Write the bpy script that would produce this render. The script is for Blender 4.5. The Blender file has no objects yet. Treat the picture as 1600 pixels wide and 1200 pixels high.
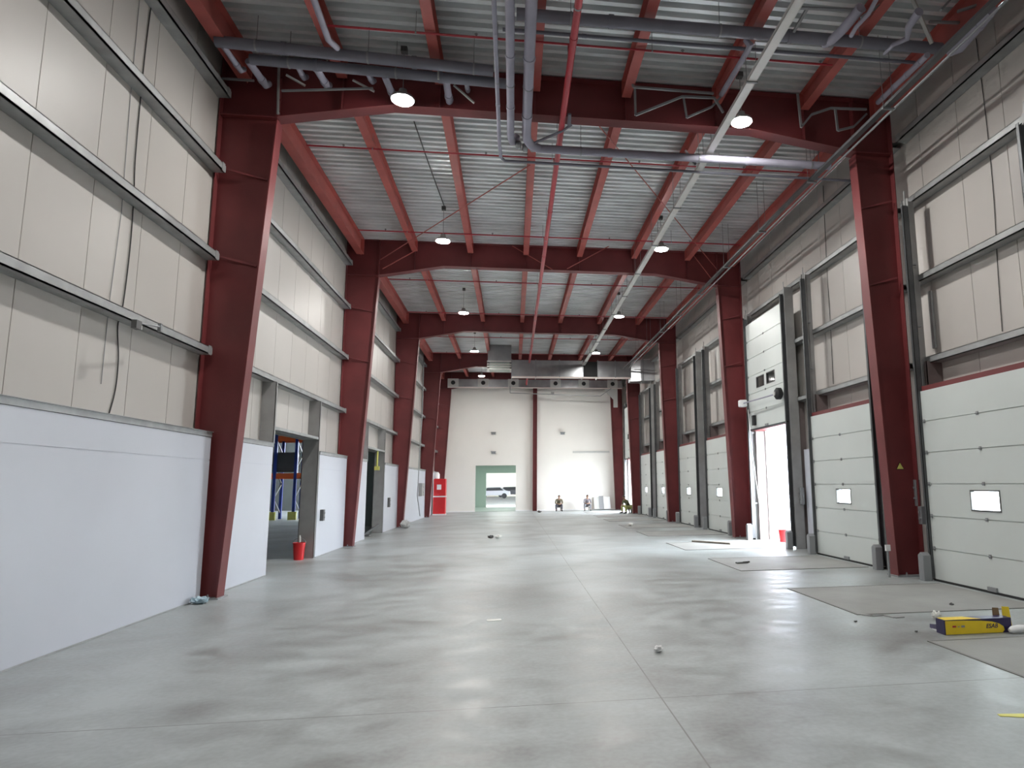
import bpy, bmesh, math, random
from mathutils import Vector, Matrix
random.seed(7)
S = bpy.context.scene
C = S.collection

# ------------------------------------------------------------------ camera
FPX, PX, PY = 1037.01, 944.76, 606.54
YAW, PITCH, ROLL, EYE = -0.1378, 0.1435, -0.0118, 1.6
_cy, _sy, _cp, _sp = math.cos(YAW), math.sin(YAW), math.cos(PITCH), math.sin(PITCH)
FW = Vector((-_sy*_cp, _cy*_cp, _sp)); _R = Vector((_cy, _sy, 0)); _U = _R.cross(FW)
RT = _R*math.cos(ROLL) + _U*math.sin(ROLL); UP = -_R*math.sin(ROLL) + _U*math.cos(ROLL)
cam = bpy.data.cameras.new('camera'); co = bpy.data.objects.new('camera', cam); C.objects.link(co)
cam.sensor_width = 36; cam.lens = FPX*36/1600
cam.shift_x = (800-PX)/1600; cam.shift_y = (PY-600)/1600
cam.clip_end = 500
M = Matrix((RT, UP, -FW)).transposed().to_4x4(); M.translation = Vector((0, 0, EYE))
co.matrix_world = M
S.camera = co

def at(u, v, X=None, Y=None, Z=None):
    """point of the place seen at a pixel, on the plane X=, Y= or Z="""
    d = FW + RT*((u-PX)/FPX) - UP*((v-PY)/FPX)
    o = Vector((0, 0, EYE))
    if X is not None: t = (X-o.x)/d.x
    elif Y is not None: t = (Y-o.y)/d.y
    else: t = (Z-o.z)/d.z
    return o + d*t

# ------------------------------------------------------------------ light and exposure
S.view_settings.view_transform = 'Standard'
S.view_settings.look = 'None'
S.view_settings.gamma = 1
S.view_settings.use_curve_mapping = False
S.view_settings.exposure = 2.08
w = bpy.data.worlds.new('overcast_sky'); S.world = w; w.use_nodes = True
bg = w.node_tree.nodes['Background']
bg.inputs[0].default_value = (0.86, 0.93, 1.0, 1); bg.inputs[1].default_value = 10.0
S.cycles.max_bounces = 7
S.cycles.diffuse_bounces = 5
S.cycles.glossy_bounces = 4
S.cycles.sample_clamp_indirect = 6
S.cycles.caustics_reflective = False
S.cycles.caustics_refractive = False
LAMP = 150.0

# ------------------------------------------------------------------ materials
def mat(name, col, rough=0.5, metal=0.0, var=0.0, scale=2.0, bump=0.0, bscale=40.0, spec=0.5, stretch=(1, 1, 1), col2=None):
    m = bpy.data.materials.new(name); m.use_nodes = True
    nt = m.node_tree; b = nt.nodes['Principled BSDF']
    b.inputs['Roughness'].default_value = rough; b.inputs['Metallic'].default_value = metal
    b.inputs['Specular IOR Level'].default_value = spec
    b.inputs['Base Color'].default_value = (*col, 1)
    if var or bump:
        tc = nt.nodes.new('ShaderNodeTexCoord'); mp = nt.nodes.new('ShaderNodeMapping')
        nt.links.new(tc.outputs['Object'], mp.inputs[0]); mp.inputs['Scale'].default_value = stretch
    if var:
        n = nt.nodes.new('ShaderNodeTexNoise'); n.inputs['Scale'].default_value = scale; n.inputs['Detail'].default_value = 5
        nt.links.new(mp.outputs[0], n.inputs['Vector'])
        r = nt.nodes.new('ShaderNodeValToRGB')
        lo = col2 if col2 else tuple(c*(1-var) for c in col)
        r.color_ramp.elements[0].position = .3; r.color_ramp.elements[1].position = .7
        r.color_ramp.elements[0].color = (*lo, 1); r.color_ramp.elements[1].color = (*[min(1, c*(1+var*.5)) for c in col], 1)
        nt.links.new(n.outputs['Fac'], r.inputs[0]); nt.links.new(r.outputs[0], b.inputs['Base Color'])
    if bump:
        n2 = nt.nodes.new('ShaderNodeTexNoise'); n2.inputs['Scale'].default_value = bscale; n2.inputs['Detail'].default_value = 3
        nt.links.new(mp.outputs[0], n2.inputs['Vector'])
        bp = nt.nodes.new('ShaderNodeBump'); bp.inputs['Strength'].default_value = bump; bp.inputs['Distance'].default_value = .02
        nt.links.new(n2.outputs['Fac'], bp.inputs['Height']); nt.links.new(bp.outputs[0], b.inputs['Normal'])
    return m

def emis(name, col, s):
    m = bpy.data.materials.new(name); m.use_nodes = True
    b = m.node_tree.nodes['Principled BSDF']
    b.inputs['Emission Color'].default_value = (*col, 1); b.inputs['Emission Strength'].default_value = s
    b.inputs['Base Color'].default_value = (.8, .8, .8, 1)
    return m

def glass(name):
    m = bpy.data.materials.new(name); m.use_nodes = True
    nt = m.node_tree; nt.nodes.clear()
    o = nt.nodes.new('ShaderNodeOutputMaterial'); t = nt.nodes.new('ShaderNodeBsdfTransparent'); g = nt.nodes.new('ShaderNodeBsdfGlossy')
    t.inputs[0].default_value = (.9, .93, .92, 1); g.inputs['Roughness'].default_value = .05
    x = nt.nodes.new('ShaderNodeMixShader'); x.inputs[0].default_value = .05
    nt.links.new(t.outputs[0], x.inputs[1]); nt.links.new(g.outputs[0], x.inputs[2]); nt.links.new(x.outputs[0], o.inputs[0])
    return m

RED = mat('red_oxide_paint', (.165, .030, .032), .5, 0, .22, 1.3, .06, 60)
REDLIT = mat('red_oxide_lit', (.42, .10, .085), .45, 0, .22, 1.6, .06, 60)  # same paint as the frames, lightened to put the light on beams into colour
BEIGE = mat('beige_cladding', (.50, .47, .44), .42, 0, .05, .5)
LINER = mat('white_liner_panel', (.57, .59, .65), .4, 0, .05, .6)
DOORM = mat('white_door_leaf', (.60, .64, .62), .38, 0, .04, 1)
GIRT = mat('galvanised_girt', (.36, .37, .37), .45, .35, .2, 4)
DECK = mat('galvanised_deck', (.80, .83, .84), .34, .4, .22, .9, 0, 40, .5, (1, 3, 1))
POST = mat('grey_steel_post', (.33, .33, .325), .5, .2, .15, 3)
FPOST = mat('brown_grey_frame', (.20, .165, .16), .5, .1, .15, 3)
TRACK = mat('dark_track_steel', (.10, .105, .11), .45, .4, .2, 3)
DARK = mat('black_rubber', (.015, .016, .017), .7)
DGREY = mat('dark_grey_plastic', (.09, .09, .09), .5)
MGREY = mat('mid_grey_metal', (.28, .29, .30), .5, .3)
PVC = mat('grey_pvc', (.33, .32, .39), .75, 0, .12, 3)
PVCD = mat('dark_grey_pvc', (.18, .18, .22), .5, 0, .12, 3)
SPR = mat('red_sprinkler_paint', (.42, .03, .045), .35, 0, .1, 4)
TRAY = mat('pale_tray_metal', (.72, .71, .68), .4, .2, .08, 4)
DUCT = mat('galvanised_duct', (.36, .37, .38), .3, .75, .2, 2)
FLANGE = mat('pale_duct_flange', (.72, .62, .58), .5)
CONC = mat('outdoor_concrete', (.62, .62, .60), .8, 0, .1, .4)
PATCH = mat('rough_concrete_pit_cover', (.27, .272, .26), .62, 0, .14, 1.5, .15, 50)
ENDW = mat('cream_end_wall', (.76, .735, .69), .6, 0, .04, .5)
GREEN = mat('pale_green_paint', (.42, .50, .45), .6, 0, .05, .6)
WHITE = mat('white_plastic', (.8, .8, .8), .4)
PAPER = mat('white_paper', (.8, .8, .76), .8)
BLUEP = mat('pale_blue_plastic_film', (.42, .55, .62), .3, 0, .3, 25)
CABR = mat('bright_red_paint', (.62, .02, .025), .3, 0, .1, 2)
YEL = mat('yellow_carton_print', (.78, .56, .02), .45, 0, .06, 8)
NAVY = mat('navy_carton_print', (.025, .018, .075), .4)
BROWN = mat('brown_carton', (.16, .10, .05), .8)
TAPE = mat('yellow_tape', (.70, .68, .18), .5)
WOOD = mat('weathered_plank', (.22, .20, .17), .8, 0, .3, 12, 0, 40, .3, (1, 1, 1))
RBLUE = mat('blue_rack_paint', (.02, .05, .32), .4)
RORG = mat('orange_rack_paint', (.75, .13, .03), .4)
CBLACK = mat('black_cable', (.03, .03, .03), .6)
LENS = emis('led_lens', (1, .985, .95), LAMP)
HOUS = mat('lamp_housing', (.3, .3, .3), .4, .5)
GLASS = glass('window_glass')
LTGREY = mat('light_grey_dust_plaster', (.5, .5, .48), .7)

def floor_mat():
    m = bpy.data.materials.new('polished_concrete'); m.use_nodes = True
    nt = m.node_tree; N = nt.nodes; L = nt.links; b = N['Principled BSDF']
    tc = N.new('ShaderNodeTexCoord')
    def noise(sc, det, st=(1, 1, 1), dist=0):
        mp = N.new('ShaderNodeMapping'); mp.inputs['Scale'].default_value = st; L.new(tc.outputs['Object'], mp.inputs[0])
        n = N.new('ShaderNodeTexNoise'); n.inputs['Scale'].default_value = sc; n.inputs['Detail'].default_value = det
        n.inputs['Distortion'].default_value = dist
        L.new(mp.outputs[0], n.inputs['Vector']); return n.outputs['Fac']
    big = noise(.55, 5, dist=.6); mid = noise(2.4, 9, (1, 1.4, 1), .5); fine = noise(22, 5)
    def math_(op, a, bb=None, c=None):
        n = N.new('ShaderNodeMath'); n.operation = op
        for i, x in enumerate((a, bb, c)):
            if x is None: continue
            if isinstance(x, (int, float)): n.inputs[i].default_value = x
            else: L.new(x, n.inputs[i])
        return n.outputs[0]
    f = math_('ADD', math_('MULTIPLY', big, .50), math_('ADD', math_('MULTIPLY', mid, .35), math_('MULTIPLY', fine, .15)))
    r = N.new('ShaderNodeValToRGB'); L.new(f, r.inputs[0])
    e = r.color_ramp.elements
    e[0].position = .37; e[0].color = (.205, .21, .205, 1); e[1].position = .61; e[1].color = (.39, .425, .43, 1)
    k = r.color_ramp.elements.new(.5); k.color = (.305, .33, .33, 1)
    # saw-cut joints
    sp = N.new('ShaderNodeSeparateXYZ'); L.new(tc.outputs['Object'], sp.inputs[0])
    def joint(s, pos, period=None):
        d = math_('SUBTRACT', s, pos)
        if period:
            d = math_('ABSOLUTE', math_('SUBTRACT', math_('MODULO', math_('ADD', d, period*20.5), period), period/2)); 
        else: d = math_('ABSOLUTE', d, 0)
        return math_('LESS_THAN', d, .0055)
    jx = joint(sp.outputs['X'], 1.122); jy = joint(sp.outputs['Y'], 5.18, 8.33)
    j = math_('MAXIMUM', jx, jy)
    mx = N.new('ShaderNodeMixRGB'); L.new(j, mx.inputs[0]); L.new(r.outputs[0], mx.inputs[1]); mx.inputs[2].default_value = (.17, .175, .165, 1)
    L.new(mx.outputs[0], b.inputs['Base Color'])
    rr = N.new('ShaderNodeMapRange'); L.new(mid, rr.inputs[0]); rr.inputs[1].default_value = .35; rr.inputs[2].default_value = .65
    rr.inputs[3].default_value = .33; rr.inputs[4].default_value = .50
    L.new(rr.outputs[0], b.inputs['Roughness'])
    bp = N.new('ShaderNodeBump'); bp.inputs['Strength'].default_value = .03; bp.inputs['Distance'].default_value = .01
    L.new(noise(3, 2, (1, 1, 1)), bp.inputs['Height']); L.new(bp.outputs[0], b.inputs['Normal'])
    return m
FLOOR = floor_mat()

# ------------------------------------------------------------------ mesh helpers
class MB:
    def __init__(s): s.v = []; s.f = []; s.mi = []; s.m = 0
    def add(s, vs, fs):
        o = len(s.v); s.v += [tuple(p) for p in vs]; s.f += [tuple(i+o for i in f) for f in fs]; s.mi += [s.m]*len(fs); return s
    def box(s, x0, x1, y0, y1, z0, z1):
        x0, x1 = min(x0, x1), max(x0, x1); y0, y1 = min(y0, y1), max(y0, y1); z0, z1 = min(z0, z1), max(z0, z1)
        v = [(x, y, z) for z in (z0, z1) for y in (y0, y1) for x in (x0, x1)]
        return s.add(v, [(0, 2, 3, 1), (4, 5, 7, 6), (0, 1, 5, 4), (2, 6, 7, 3), (0, 4, 6, 2), (1, 3, 7, 5)])
    def prism(s, poly, y0, y1, ax='Y'):
        n = len(poly)
        def P(a, b, t): return (a, t, b) if ax == 'Y' else ((t, a, b) if ax == 'X' else (a, b, t))
        v = [P(a, b, y0) for a, b in poly] + [P(a, b, y1) for a, b in poly]
        return s.add(v, [tuple(range(n)), tuple(range(2*n-1, n-1, -1))] + [(i, i+n, (i+1) % n+n, (i+1) % n) for i in range(n)])
    def tube(s, pts, r, n=10, cap=True):
        pts = [Vector(p) for p in pts]; rings = []
        for i, p in enumerate(pts):
            a = (p-pts[i-1]).normalized() if i else None
            b = (pts[i+1]-p).normalized() if i < len(pts)-1 else None
            t = (a+b).normalized() if a and b and (a+b).length > 1e-4 else (b or a)
            k = 1/max(.35, abs(t.dot(a))) if a and b else 1
            if not rings:
                x = t.cross(Vector((0, 0, 1)) if abs(t.z) < .9 else Vector((1, 0, 0))).normalized()
            else:
                x = (x - t*x.dot(t)).normalized()
            y = t.cross(x).normalized()
            rr = r[i] if isinstance(r, (list, tuple)) else r
            bis = None
            if a and b and k > 1.02: bis = (b-a).normalized()
            ring = []
            for j in range(n):
                an = 2*math.pi*j/n; d = x*math.cos(an)*rr + y*math.sin(an)*rr
                if bis: d = d + bis*(d.dot(bis))*(k-1)
                ring.append(p+d)
            rings.append(ring)
        v = [q for ring in rings for q in ring]; f = []
        for i in range(len(rings)-1):
            for j in range(n):
                f.append((i*n+j, i*n+(j+1) % n, (i+1)*n+(j+1) % n, (i+1)*n+j))
        if cap: f += [tuple(range(n-1, -1, -1)), tuple(range((len(rings)-1)*n, len(rings)*n))]
        return s.add(v, f)
    def lathe(s, prof, c=(0, 0, 0), n=24, ax='Z'):
        v = []; f = []
        for r, z in prof:
            for j in range(n):
                a = 2*math.pi*j/n; p = (r*math.cos(a), r*math.sin(a), z)
                if ax == 'Y': p = (p[0], p[2], p[1])
                if ax == 'X': p = (p[2], p[0], p[1])
                v.append((p[0]+c[0], p[1]+c[1], p[2]+c[2]))
        for i in range(len(prof)-1):
            for j in range(n): f.append((i*n+j, i*n+(j+1) % n, (i+1)*n+(j+1) % n, (i+1)*n+j))
        f += [tuple(range(n-1, -1, -1)), tuple(range((len(prof)-1)*n, len(prof)*n))]
        return s.add(v, f)
    def bar(s, p, q, w=.04, h=.04):
        """rectangular bar between two points; w sideways, h upward"""
        p, q = Vector(p), Vector(q); t = (q-p).normalized()
        sd = t.cross(Vector((0, 0, 1)));  sd = Vector((1, 0, 0)) if sd.length < .05 else sd.normalized()
        u = sd.cross(t).normalized(); v = []
        for c in (p, q):
            for a, b in ((-1, -1), (1, -1), (1, 1), (-1, 1)): v.append(c + sd*a*w/2 + u*b*h/2)
        return s.add(v, [(3, 2, 1, 0), (4, 5, 6, 7), (0, 1, 5, 4), (1, 2, 6, 5), (2, 3, 7, 6), (3, 0, 4, 7)])
    def build(s, name, m, parent=None, smooth=False, origin=None, bevel=0):
        me = bpy.data.meshes.new(name)
        if parent is not None: o0 = wloc(parent)
        elif origin is not None: o0 = Vector(origin)
        else:
            xs = [p[0] for p in s.v]; ys = [p[1] for p in s.v]; zs = [p[2] for p in s.v]
            o0 = Vector(((min(xs)+max(xs))/2, (min(ys)+max(ys))/2, min(zs)))
        me.from_pydata([tuple(Vector(p)-o0) for p in s.v], [], s.f)
        for mm in (m if isinstance(m, (list, tuple)) else [m]): me.materials.append(mm)
        if isinstance(m, (list, tuple)): me.polygons.foreach_set('material_index', s.mi)
        bm = bmesh.new(); bm.from_mesh(me); bmesh.ops.recalc_face_normals(bm, faces=bm.faces); bm.to_mesh(me); bm.free()
        if smooth:
            me.polygons.foreach_set('use_smooth', [True]*len(me.polygons))
            me.set_sharp_from_angle(angle=math.radians(40))
        o = bpy.data.objects.new(name, me); C.objects.link(o)
        if parent is not None: o.parent = parent
        else: o.location = o0
        if bevel:
            bv = o.modifiers.new('bevel', 'BEVEL'); bv.width = bevel; bv.segments = 2; bv.limit_method = 'ANGLE'
        return o

def wloc(o):
    p = Vector(o.location)
    while o.parent: o = o.parent; p = p + o.location
    return p
def empty(name, loc):
    o = bpy.data.objects.new(name, None); o.empty_display_size = .2; o.location = loc; C.objects.link(o); return o
def tag(o, label=None, cat=None, group=None, kind=None):
    if label: o['label'] = label
    if cat: o['category'] = cat
    if group: o['group'] = group
    if kind: o['kind'] = kind
    return o
def struct(o, label=None, cat=None):
    o['kind'] = 'structure'
    if label: o['label'] = label
    if cat: o['category'] = cat
    return o
ORD = ['first', 'second', 'third', 'fourth', 'fifth', 'sixth', 'seventh', 'eighth', 'ninth']

# ------------------------------------------------------------------ main dimensions
Y0, YE = -8.0, 42.2                      # back and end of the hall
XL, XR = -4.77, 7.20                     # cladding faces
FR = [2.50, 10.83, 19.17, 27.50, 35.83, 42.0]   # frame centres
ZD = 8.66                                # underside of the deck

# ------------------------------------------------------------------ floor, ceiling, walls
fl = MB(); fl.box(-26, XR+.0, Y0-.2, YE+8.5, -.2, 0); struct(fl.build('floor', FLOOR, origin=(0, 0, 0)), 'grey polished concrete slab with saw-cut joints', 'floor')
yd = MB(); yd.box(XR+.0, 60, -40, 140, -.25, -.06); yd.box(-60, XR, YE+8.5, 140, -.25, -.06)
struct(yd.build('floor_yard', CONC), 'pale concrete yard outside the dock doors', 'ground')

ce = MB(); y = Y0; prof = []
while y < YE-.05:                        # trapezoidal ribs running across the hall
    prof += [(y, ZD), (y+.08, ZD), (y+.10, ZD+.085), (y+.18, ZD+.085)]; y += .2
prof += [(YE, ZD)]
top = [(a, ZD+.13) for a in (YE, Y0)]
ce.prism(prof+top, XL-.2, XR+.3, 'X')
struct(ce.build('ceiling', DECK, origin=(0, 0, 0)), 'ribbed galvanised steel deck', 'ceiling')

def clad(mb, x, sgn, y0, y1, z0, z1, seam=6.9):
    """one-metre sandwich panels with narrow joints, on a backing"""
    mb.box(x, x-sgn*.1, y0, y1, z0, z1) if False else mb.box(x-sgn*.012, x-sgn*.12, y0, y1, z0, z1)
    k = math.floor(y0-seam)+seam
    while k < y1:
        a, b = max(k+.006, y0), min(k+.994, y1)
        if b-a > .02:
            mb.box(x, x-sgn*.03, a, b, z0, z1)
        k += 1.0
LOP = [(13.35, 16.42, 2.70), (21.65, 24.57, 2.80)]          # openings into the next hall
wl = MB(); y = Y0
for a, b, h in LOP:
    clad(wl, XL, 1, y, a, 0, ZD); clad(wl, XL, 1, a, b, h, ZD); y = b
clad(wl, XL, 1, y, YE, 0, ZD)
struct(wl.build('wall_left', BEIGE), 'upper beige panel cladding of the left wall', 'wall')
ll = MB()
segs = [(Y0, 2.4), (2.6, 10.70), (10.96, 13.33), (16.43, 19.04), (19.30, 21.62), (24.58, 27.37), (27.63, 35.7), (35.96, 41.88)]
for a, b in segs:
    ll.box(XL+.002, -4.5, a, b, 0, 2.02); ll.box(XL+.002, -4.507, a, b, 2.02, 2.03); ll.box(XL+.002, -4.5, a, b, 2.03, 2.365)
struct(ll.build('wall_left_lower', LINER), 'white lower liner panels of the left wall', 'wall')
for i, (a, b) in enumerate(segs):
    t = MB(); t.box(-4.50, -4.488, a, b, 0, .018); t.box(XL+.002, -4.49, a, b, 2.37, 2.44); t.box(XL+.002, -4.47, a, b, 2.44, 2.447)
    struct(t.build('trim_%d' % (i+1), GIRT), 'grey capping on the liner panels', 'trim')

# dock doors: (first y, last y, raised)
DW = 2.65
DD = [(-4.9, False), (-1.0, False), (3.95, False), (7.54, False), (11.72, False), (15.68, True), (20.1, False), (23.98, False),
      (28.45, False), (32.3, False), (37.3, True)]
wr = MB(); y = Y0
for a, up in DD:
    clad(wr, XR, -1, y, a, 0, ZD, 7.3); clad(wr, XR, -1, a, a+DW, 3.08, ZD, 7.3); y = a+DW
clad(wr, XR, -1, y, YE, 0, ZD, 7.3)
struct(wr.build('wall_right', BEIGE), 'beige panel cladding of the right wall', 'wall')
wb = MB(); wb.box(-26, XR+.2, Y0-.2, Y0, 0, ZD); struct(wb.build('wall_back', BEIGE), 'beige wall behind the viewer', 'wall')

# end wall with an opening into a green lobby
we = MB()
ox0, ox1, oz = -2.30, .18, 2.83
we.box(XL-.12, ox0, YE, YE+.15, 0, ZD); we.box(ox1, XR+.12, YE, YE+.15, 0, ZD); we.box(ox0, ox1, YE, YE+.15, oz, ZD)
struct(we.build('wall_end', ENDW), 'cream end wall with one square opening', 'wall')
kb = MB(); kb.box(XL, ox0, YE-.12, YE, 0, .07); kb.box(ox1, 6.9, YE-.12, YE, 0, .07)
struct(kb.build('baseboard_end', WHITE), 'white kerb along the end wall', 'baseboard')
gl = MB(); gy = YE+8.2
gl.box(-3.4, -3.3, YE+.15, gy, 0, 3.2); gl.box(2.2, 2.3, YE+.15, gy, 0, 3.2); gl.box(-3.3, 2.2, YE+.15, gy, 3.1, 3.2)
gl.box(-3.3, -1.95, gy, gy+.12, 0, 3.1); gl.box(1.2, 2.2, gy, gy+.12, 0, 3.1); gl.box(-1.95, 1.2, gy, gy+.12, 2.5, 3.1)
struct(gl.build('wall_lobby', GREEN), 'pale green lobby behind the end wall opening', 'wall')
gf = MB(); gf.box(-3.3, 2.2, YE+.15, gy, 0, .012); struct(gf.build('floor_lobby', mat('green_floor_paint', (.40, .46, .43), .35, 0, .1, 1)), 'green lobby floor', 'floor')
for ly_ in (44.6, 47.6):  # fill lights added out of view to brighten the lobby
    o_ = empty('lobby_fill_light', (-.6, ly_, 3.02)); b_ = MB(); b_.box(-1.5, .3, ly_-.1, ly_+.1, 3.04, 3.10); b_.build('housing', WHITE, o_); b_ = MB(); b_.box(-1.45, .25, ly_-.07, ly_+.07, 3.025, 3.04); b_.build('diffuser', emis('lobby_fill_glow', (.95, 1, .95), 22), o_)
    o_['label'] = 'added fill light in the green lobby, %s one' % ('nearer' if ly_ < 46 else 'farther'); o_['category'] = 'fill light'
yw = MB(); yw.box(-34, 34, 104, 104.3, -.06, 4.2); struct(yw.build('wall_yard', mat('cream_render', (.72, .70, .58), .8)), 'pale cream wall at the back of the yard', 'wall')
ys = MB(); ys.box(-34, 34, YE+8.45, 104, 4.0, 4.2); struct(ys.build('ceiling_yard_shade', LTGREY), 'added unseen roof that dims the yard behind the lobby', 'ceiling')  # roof added out of view to cut the skylight beyond the lobby

# neighbouring hall seen through the left openings
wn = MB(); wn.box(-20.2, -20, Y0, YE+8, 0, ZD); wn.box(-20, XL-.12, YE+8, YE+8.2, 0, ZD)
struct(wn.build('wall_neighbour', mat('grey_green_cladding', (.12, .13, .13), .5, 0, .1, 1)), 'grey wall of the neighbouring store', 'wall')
cn = MB(); cn.box(-20, -15.5, Y0, YE+8, ZD, ZD+.1); cn.box(-15.38, XL-.12, Y0, YE+8, ZD, ZD+.1)  # gap between the two decks added to let light into the store
struct(cn.build('ceiling_neighbour', DECK), 'deck of the neighbouring store with a gap added to let in skylight', 'ceiling')
pn = MB(); pn.box(-7.5, -4.9, 29, 29.1, 0, 3.3)
struct(pn.build('wall_store_partition', mat('grey_green_board', (.33, .38, .36), .6, 0, .08, 1)), 'grey green partition inside the second left opening', 'wall')

# ------------------------------------------------------------------ portal frames
XLo, XLb, XLk = -4.75, -4.285, -3.865
XRo, XRb, XRk = 6.93, 6.444, 6.20
ZK, ZB, ZT = 7.60, 7.935, 8.64
WHO = ['unseen frame nearest the viewer', 'nearest', 'second nearest', 'third nearest', 'fourth nearest', 'farthest, against the cream end wall']
BEAMX = [-4.38, -2.87, -1.28, .335, 1.93, 3.58, 5.24, 6.62]
def portal(i, yc):
    root = empty('portal_frame', (1.1, yc, 0))
    lab = {0: 'red steel portal frame beside the viewer, columns outside the picture', 1: 'largest red portal frame, tapering columns nearest the viewer, drain pipes hung before it',
           2: 'second red portal frame from the viewer, at the open dock door', 3: 'third red portal frame from the viewer, middle of the hall',
           4: 'fourth red portal frame, just behind the big silver duct', 5: 'farthest red portal frame, set against the cream end wall'}[i]
    tag(root, lab, 'portal frame', 'red steel portal frames')
    fb, ft = .125, .016
    for side in (-1, 1):
        xo, xb, xk = (XLo, XLb, XLk) if side < 0 else (XRo, XRb, XRk)
        c = MB()
        c.prism([(xo, .02), (xb, .02), (xk, ZK), (xk, ZT), (xo, ZT)], yc-.006, yc+.006)
        c.box(xo, xo-side*ft, yc-fb, yc+fb, .02, ZT)
        c.prism([(xb, .02), (xb-side*ft, .02), (xk-side*ft, ZK-.05), (xk, ZK-.05)], yc-fb, yc+fb)
        sts = []
        for z in (5.17, 6.62):
            st = MB(); sts.append(st); st.bar((xo-side*.1, yc-.10, z+.05), (xb+(xk-xb)*z/ZK-side*-.06, yc-.03, z-.08), .02, .03)
        st = MB(); sts.append(st); st.box(xo-side*ft, xk, yc-fb*.9, yc+fb*.9, ZK-.01, ZK+.01)
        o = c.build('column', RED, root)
        for st in sts: st.build('stiffener', RED, root)
        bp = MB(); bp.box(xo+side*.04, xb-side*.05, yc-.17, yc+.17, 0, .02)
        for dx in (.08, .36):
            for dy in (-.14, .14):
                bp.lathe([(.018, .02), (.018, .05), (.010, .05), (.010, .075)], (xo-side*dx, yc+dy, 0), 8)
        bp.build('base_plate', MGREY, root)
    r = MB(); bot = [(XLk, ZK), (-2.05, ZB), (4.25, ZB-.03), (XRk, ZK)]
    r.prism(bot+[(XRk, ZT), (XLk, ZT)], yc-.006, yc+.006)
    r.prism(bot+[(x, z+ft) for x, z in reversed(bot)], yc-fb, yc+fb)
    r.box(XLo, XRo, yc-fb, yc+fb, ZT, ZT+ft)
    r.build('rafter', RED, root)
    for x in (XLk, XRk):
        e = MB(); e.box(x-.015, x+.015, yc-fb, yc+fb, ZK, ZT)
        for k in range(5):
            for dy in (-.07, .07): e.lathe([(.014, -.012), (.014, .012)], (x+(.02 if x < 0 else -.02), yc+dy, ZK+.12+k*.2), 6, 'X')
        e.build('end_plate', RED, root)
    for x in BEAMX[1:-1]:
        zb = ZB
        if x < -2.05: zb = ZK + (ZB-ZK)*(x-XLk)/(-2.05-XLk)
        if x > 4.25: zb = ZB + (ZK-ZB)*(x-4.25)/(XRk-4.25)
        q = MB(); q.box(x-.006, x+.006, yc-.11, yc+.11, zb+ft, ZT); q.build('web_stiffener', RED, root)
    return root
for i, yc in enumerate(FR): portal(i, yc)

# fly braces and roof bracing rods
def smooth(P, k=6):
    P = [Vector(p) for p in P]; Q = [2*P[0]-P[1]] + P + [2*P[-1]-P[-2]]; out = []
    for i in range(1, len(Q)-2):
        for j in range(k):
            t = j/k; a, b, c, d = Q[i-1:i+3]
            out.append(.5*((2*b)+(c-a)*t+(2*a-5*b+4*c-d)*t*t+(3*b-a-3*c+d)*t**3))
    return out+[P[-1]]
def rod(p, q, r, m, name, label, cat, group=None):
    b = MB(); b.tube([p, q], r, 8); return tag(b.build(name, m, smooth=True), label, cat, group)
rod((-3.8, 19.0, 8.05), at(828, 258, Z=8.28), .012, REDLIT, 'bracing_rod', 'thin red bracing rod rising from the left haunch of the second frame', 'bracing rod', 'roof bracing rods')
rod((6.15, 19.0, 8.1), (1.2, 11.0, 8.3), .012, REDLIT, 'bracing_rod', 'thin red bracing rod rising from the right haunch of the second frame', 'bracing rod', 'roof bracing rods')
rod((-2.83, 19.0, 8.36), (-3.75, 19.02, 7.78), .016, REDLIT, 'fly_brace', 'short diagonal brace beside the left column head of the second frame', 'brace', 'short fly braces')
for s, t in ((-.35, 'left'), (1, 'right')):
    pass
rod(at(800, 384, Y=19.0), at(863, 421, Y=19.0), .014, REDLIT, 'fly_brace', 'short diagonal brace left of the centre of the second rafter', 'brace', 'short fly braces')
rod(at(960, 380, Y=19.0), at(886, 420, Y=19.0), .014, REDLIT, 'fly_brace', 'short diagonal brace right of the centre of the second rafter', 'brace', 'short fly braces')
rod(at(1083, 398, Y=19.0), at(1112, 436, Y=19.0), .014, REDLIT, 'fly_brace', 'short diagonal brace near the right column head of the second frame', 'brace', 'short fly braces')

m = MB(); m.tube(smooth([at(647, 190, Z=8.62), at(672, 262, Z=8.60), at(694, 322, Z=8.62)]), .012, 6); tag(m.build('hanging_cable', CBLACK), 'dark cable along the deck to the second left lamp', 'cable', 'hanging cables')

# ------------------------------------------------------------------ roof beams between frames
BAY = ['in the near bay above the viewer', 'between the first and second frames', 'between the second and third frames', 'between the third and fourth frames', 'in the last bay before the end wall']
for bi in range(5):
    ya, yb = FR[bi]+.13, FR[bi+1]-.13
    if bi == 0: ya = FR[0]+.13
    for k, x in enumerate(BEAMX):
        h, b = (.27, .16) if 0 < k < 7 else (.42, .20)
        m = MB(); z1 = ZD-.005; h += .04; z0 = z1-h
        m.box(x-b/2, x+b/2, ya, yb, z0, z0+.013); m.box(x-b/2, x+b/2, ya, yb, z1-.013, z1); m.box(x-.005, x+.005, ya-.1, yb+.1, z0+.013, z1-.013)
        for ye in (ya, yb-.012): m.box(x-b/2, x+b/2, ye, ye+.012, z0, z1)
        where = 'left eave' if k == 0 else 'right eave' if k == 7 else ORD[k-1]+' from the left'
        lab = ('deeper red edge beam along the %s %s' % (where, BAY[bi])) if k in (0, 7) else 'red roof beam, %s, %s' % (where, BAY[bi])
        tag(m.build('roof_beam', REDLIT), lab, 'roof beam', 'red roof beams')

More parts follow.
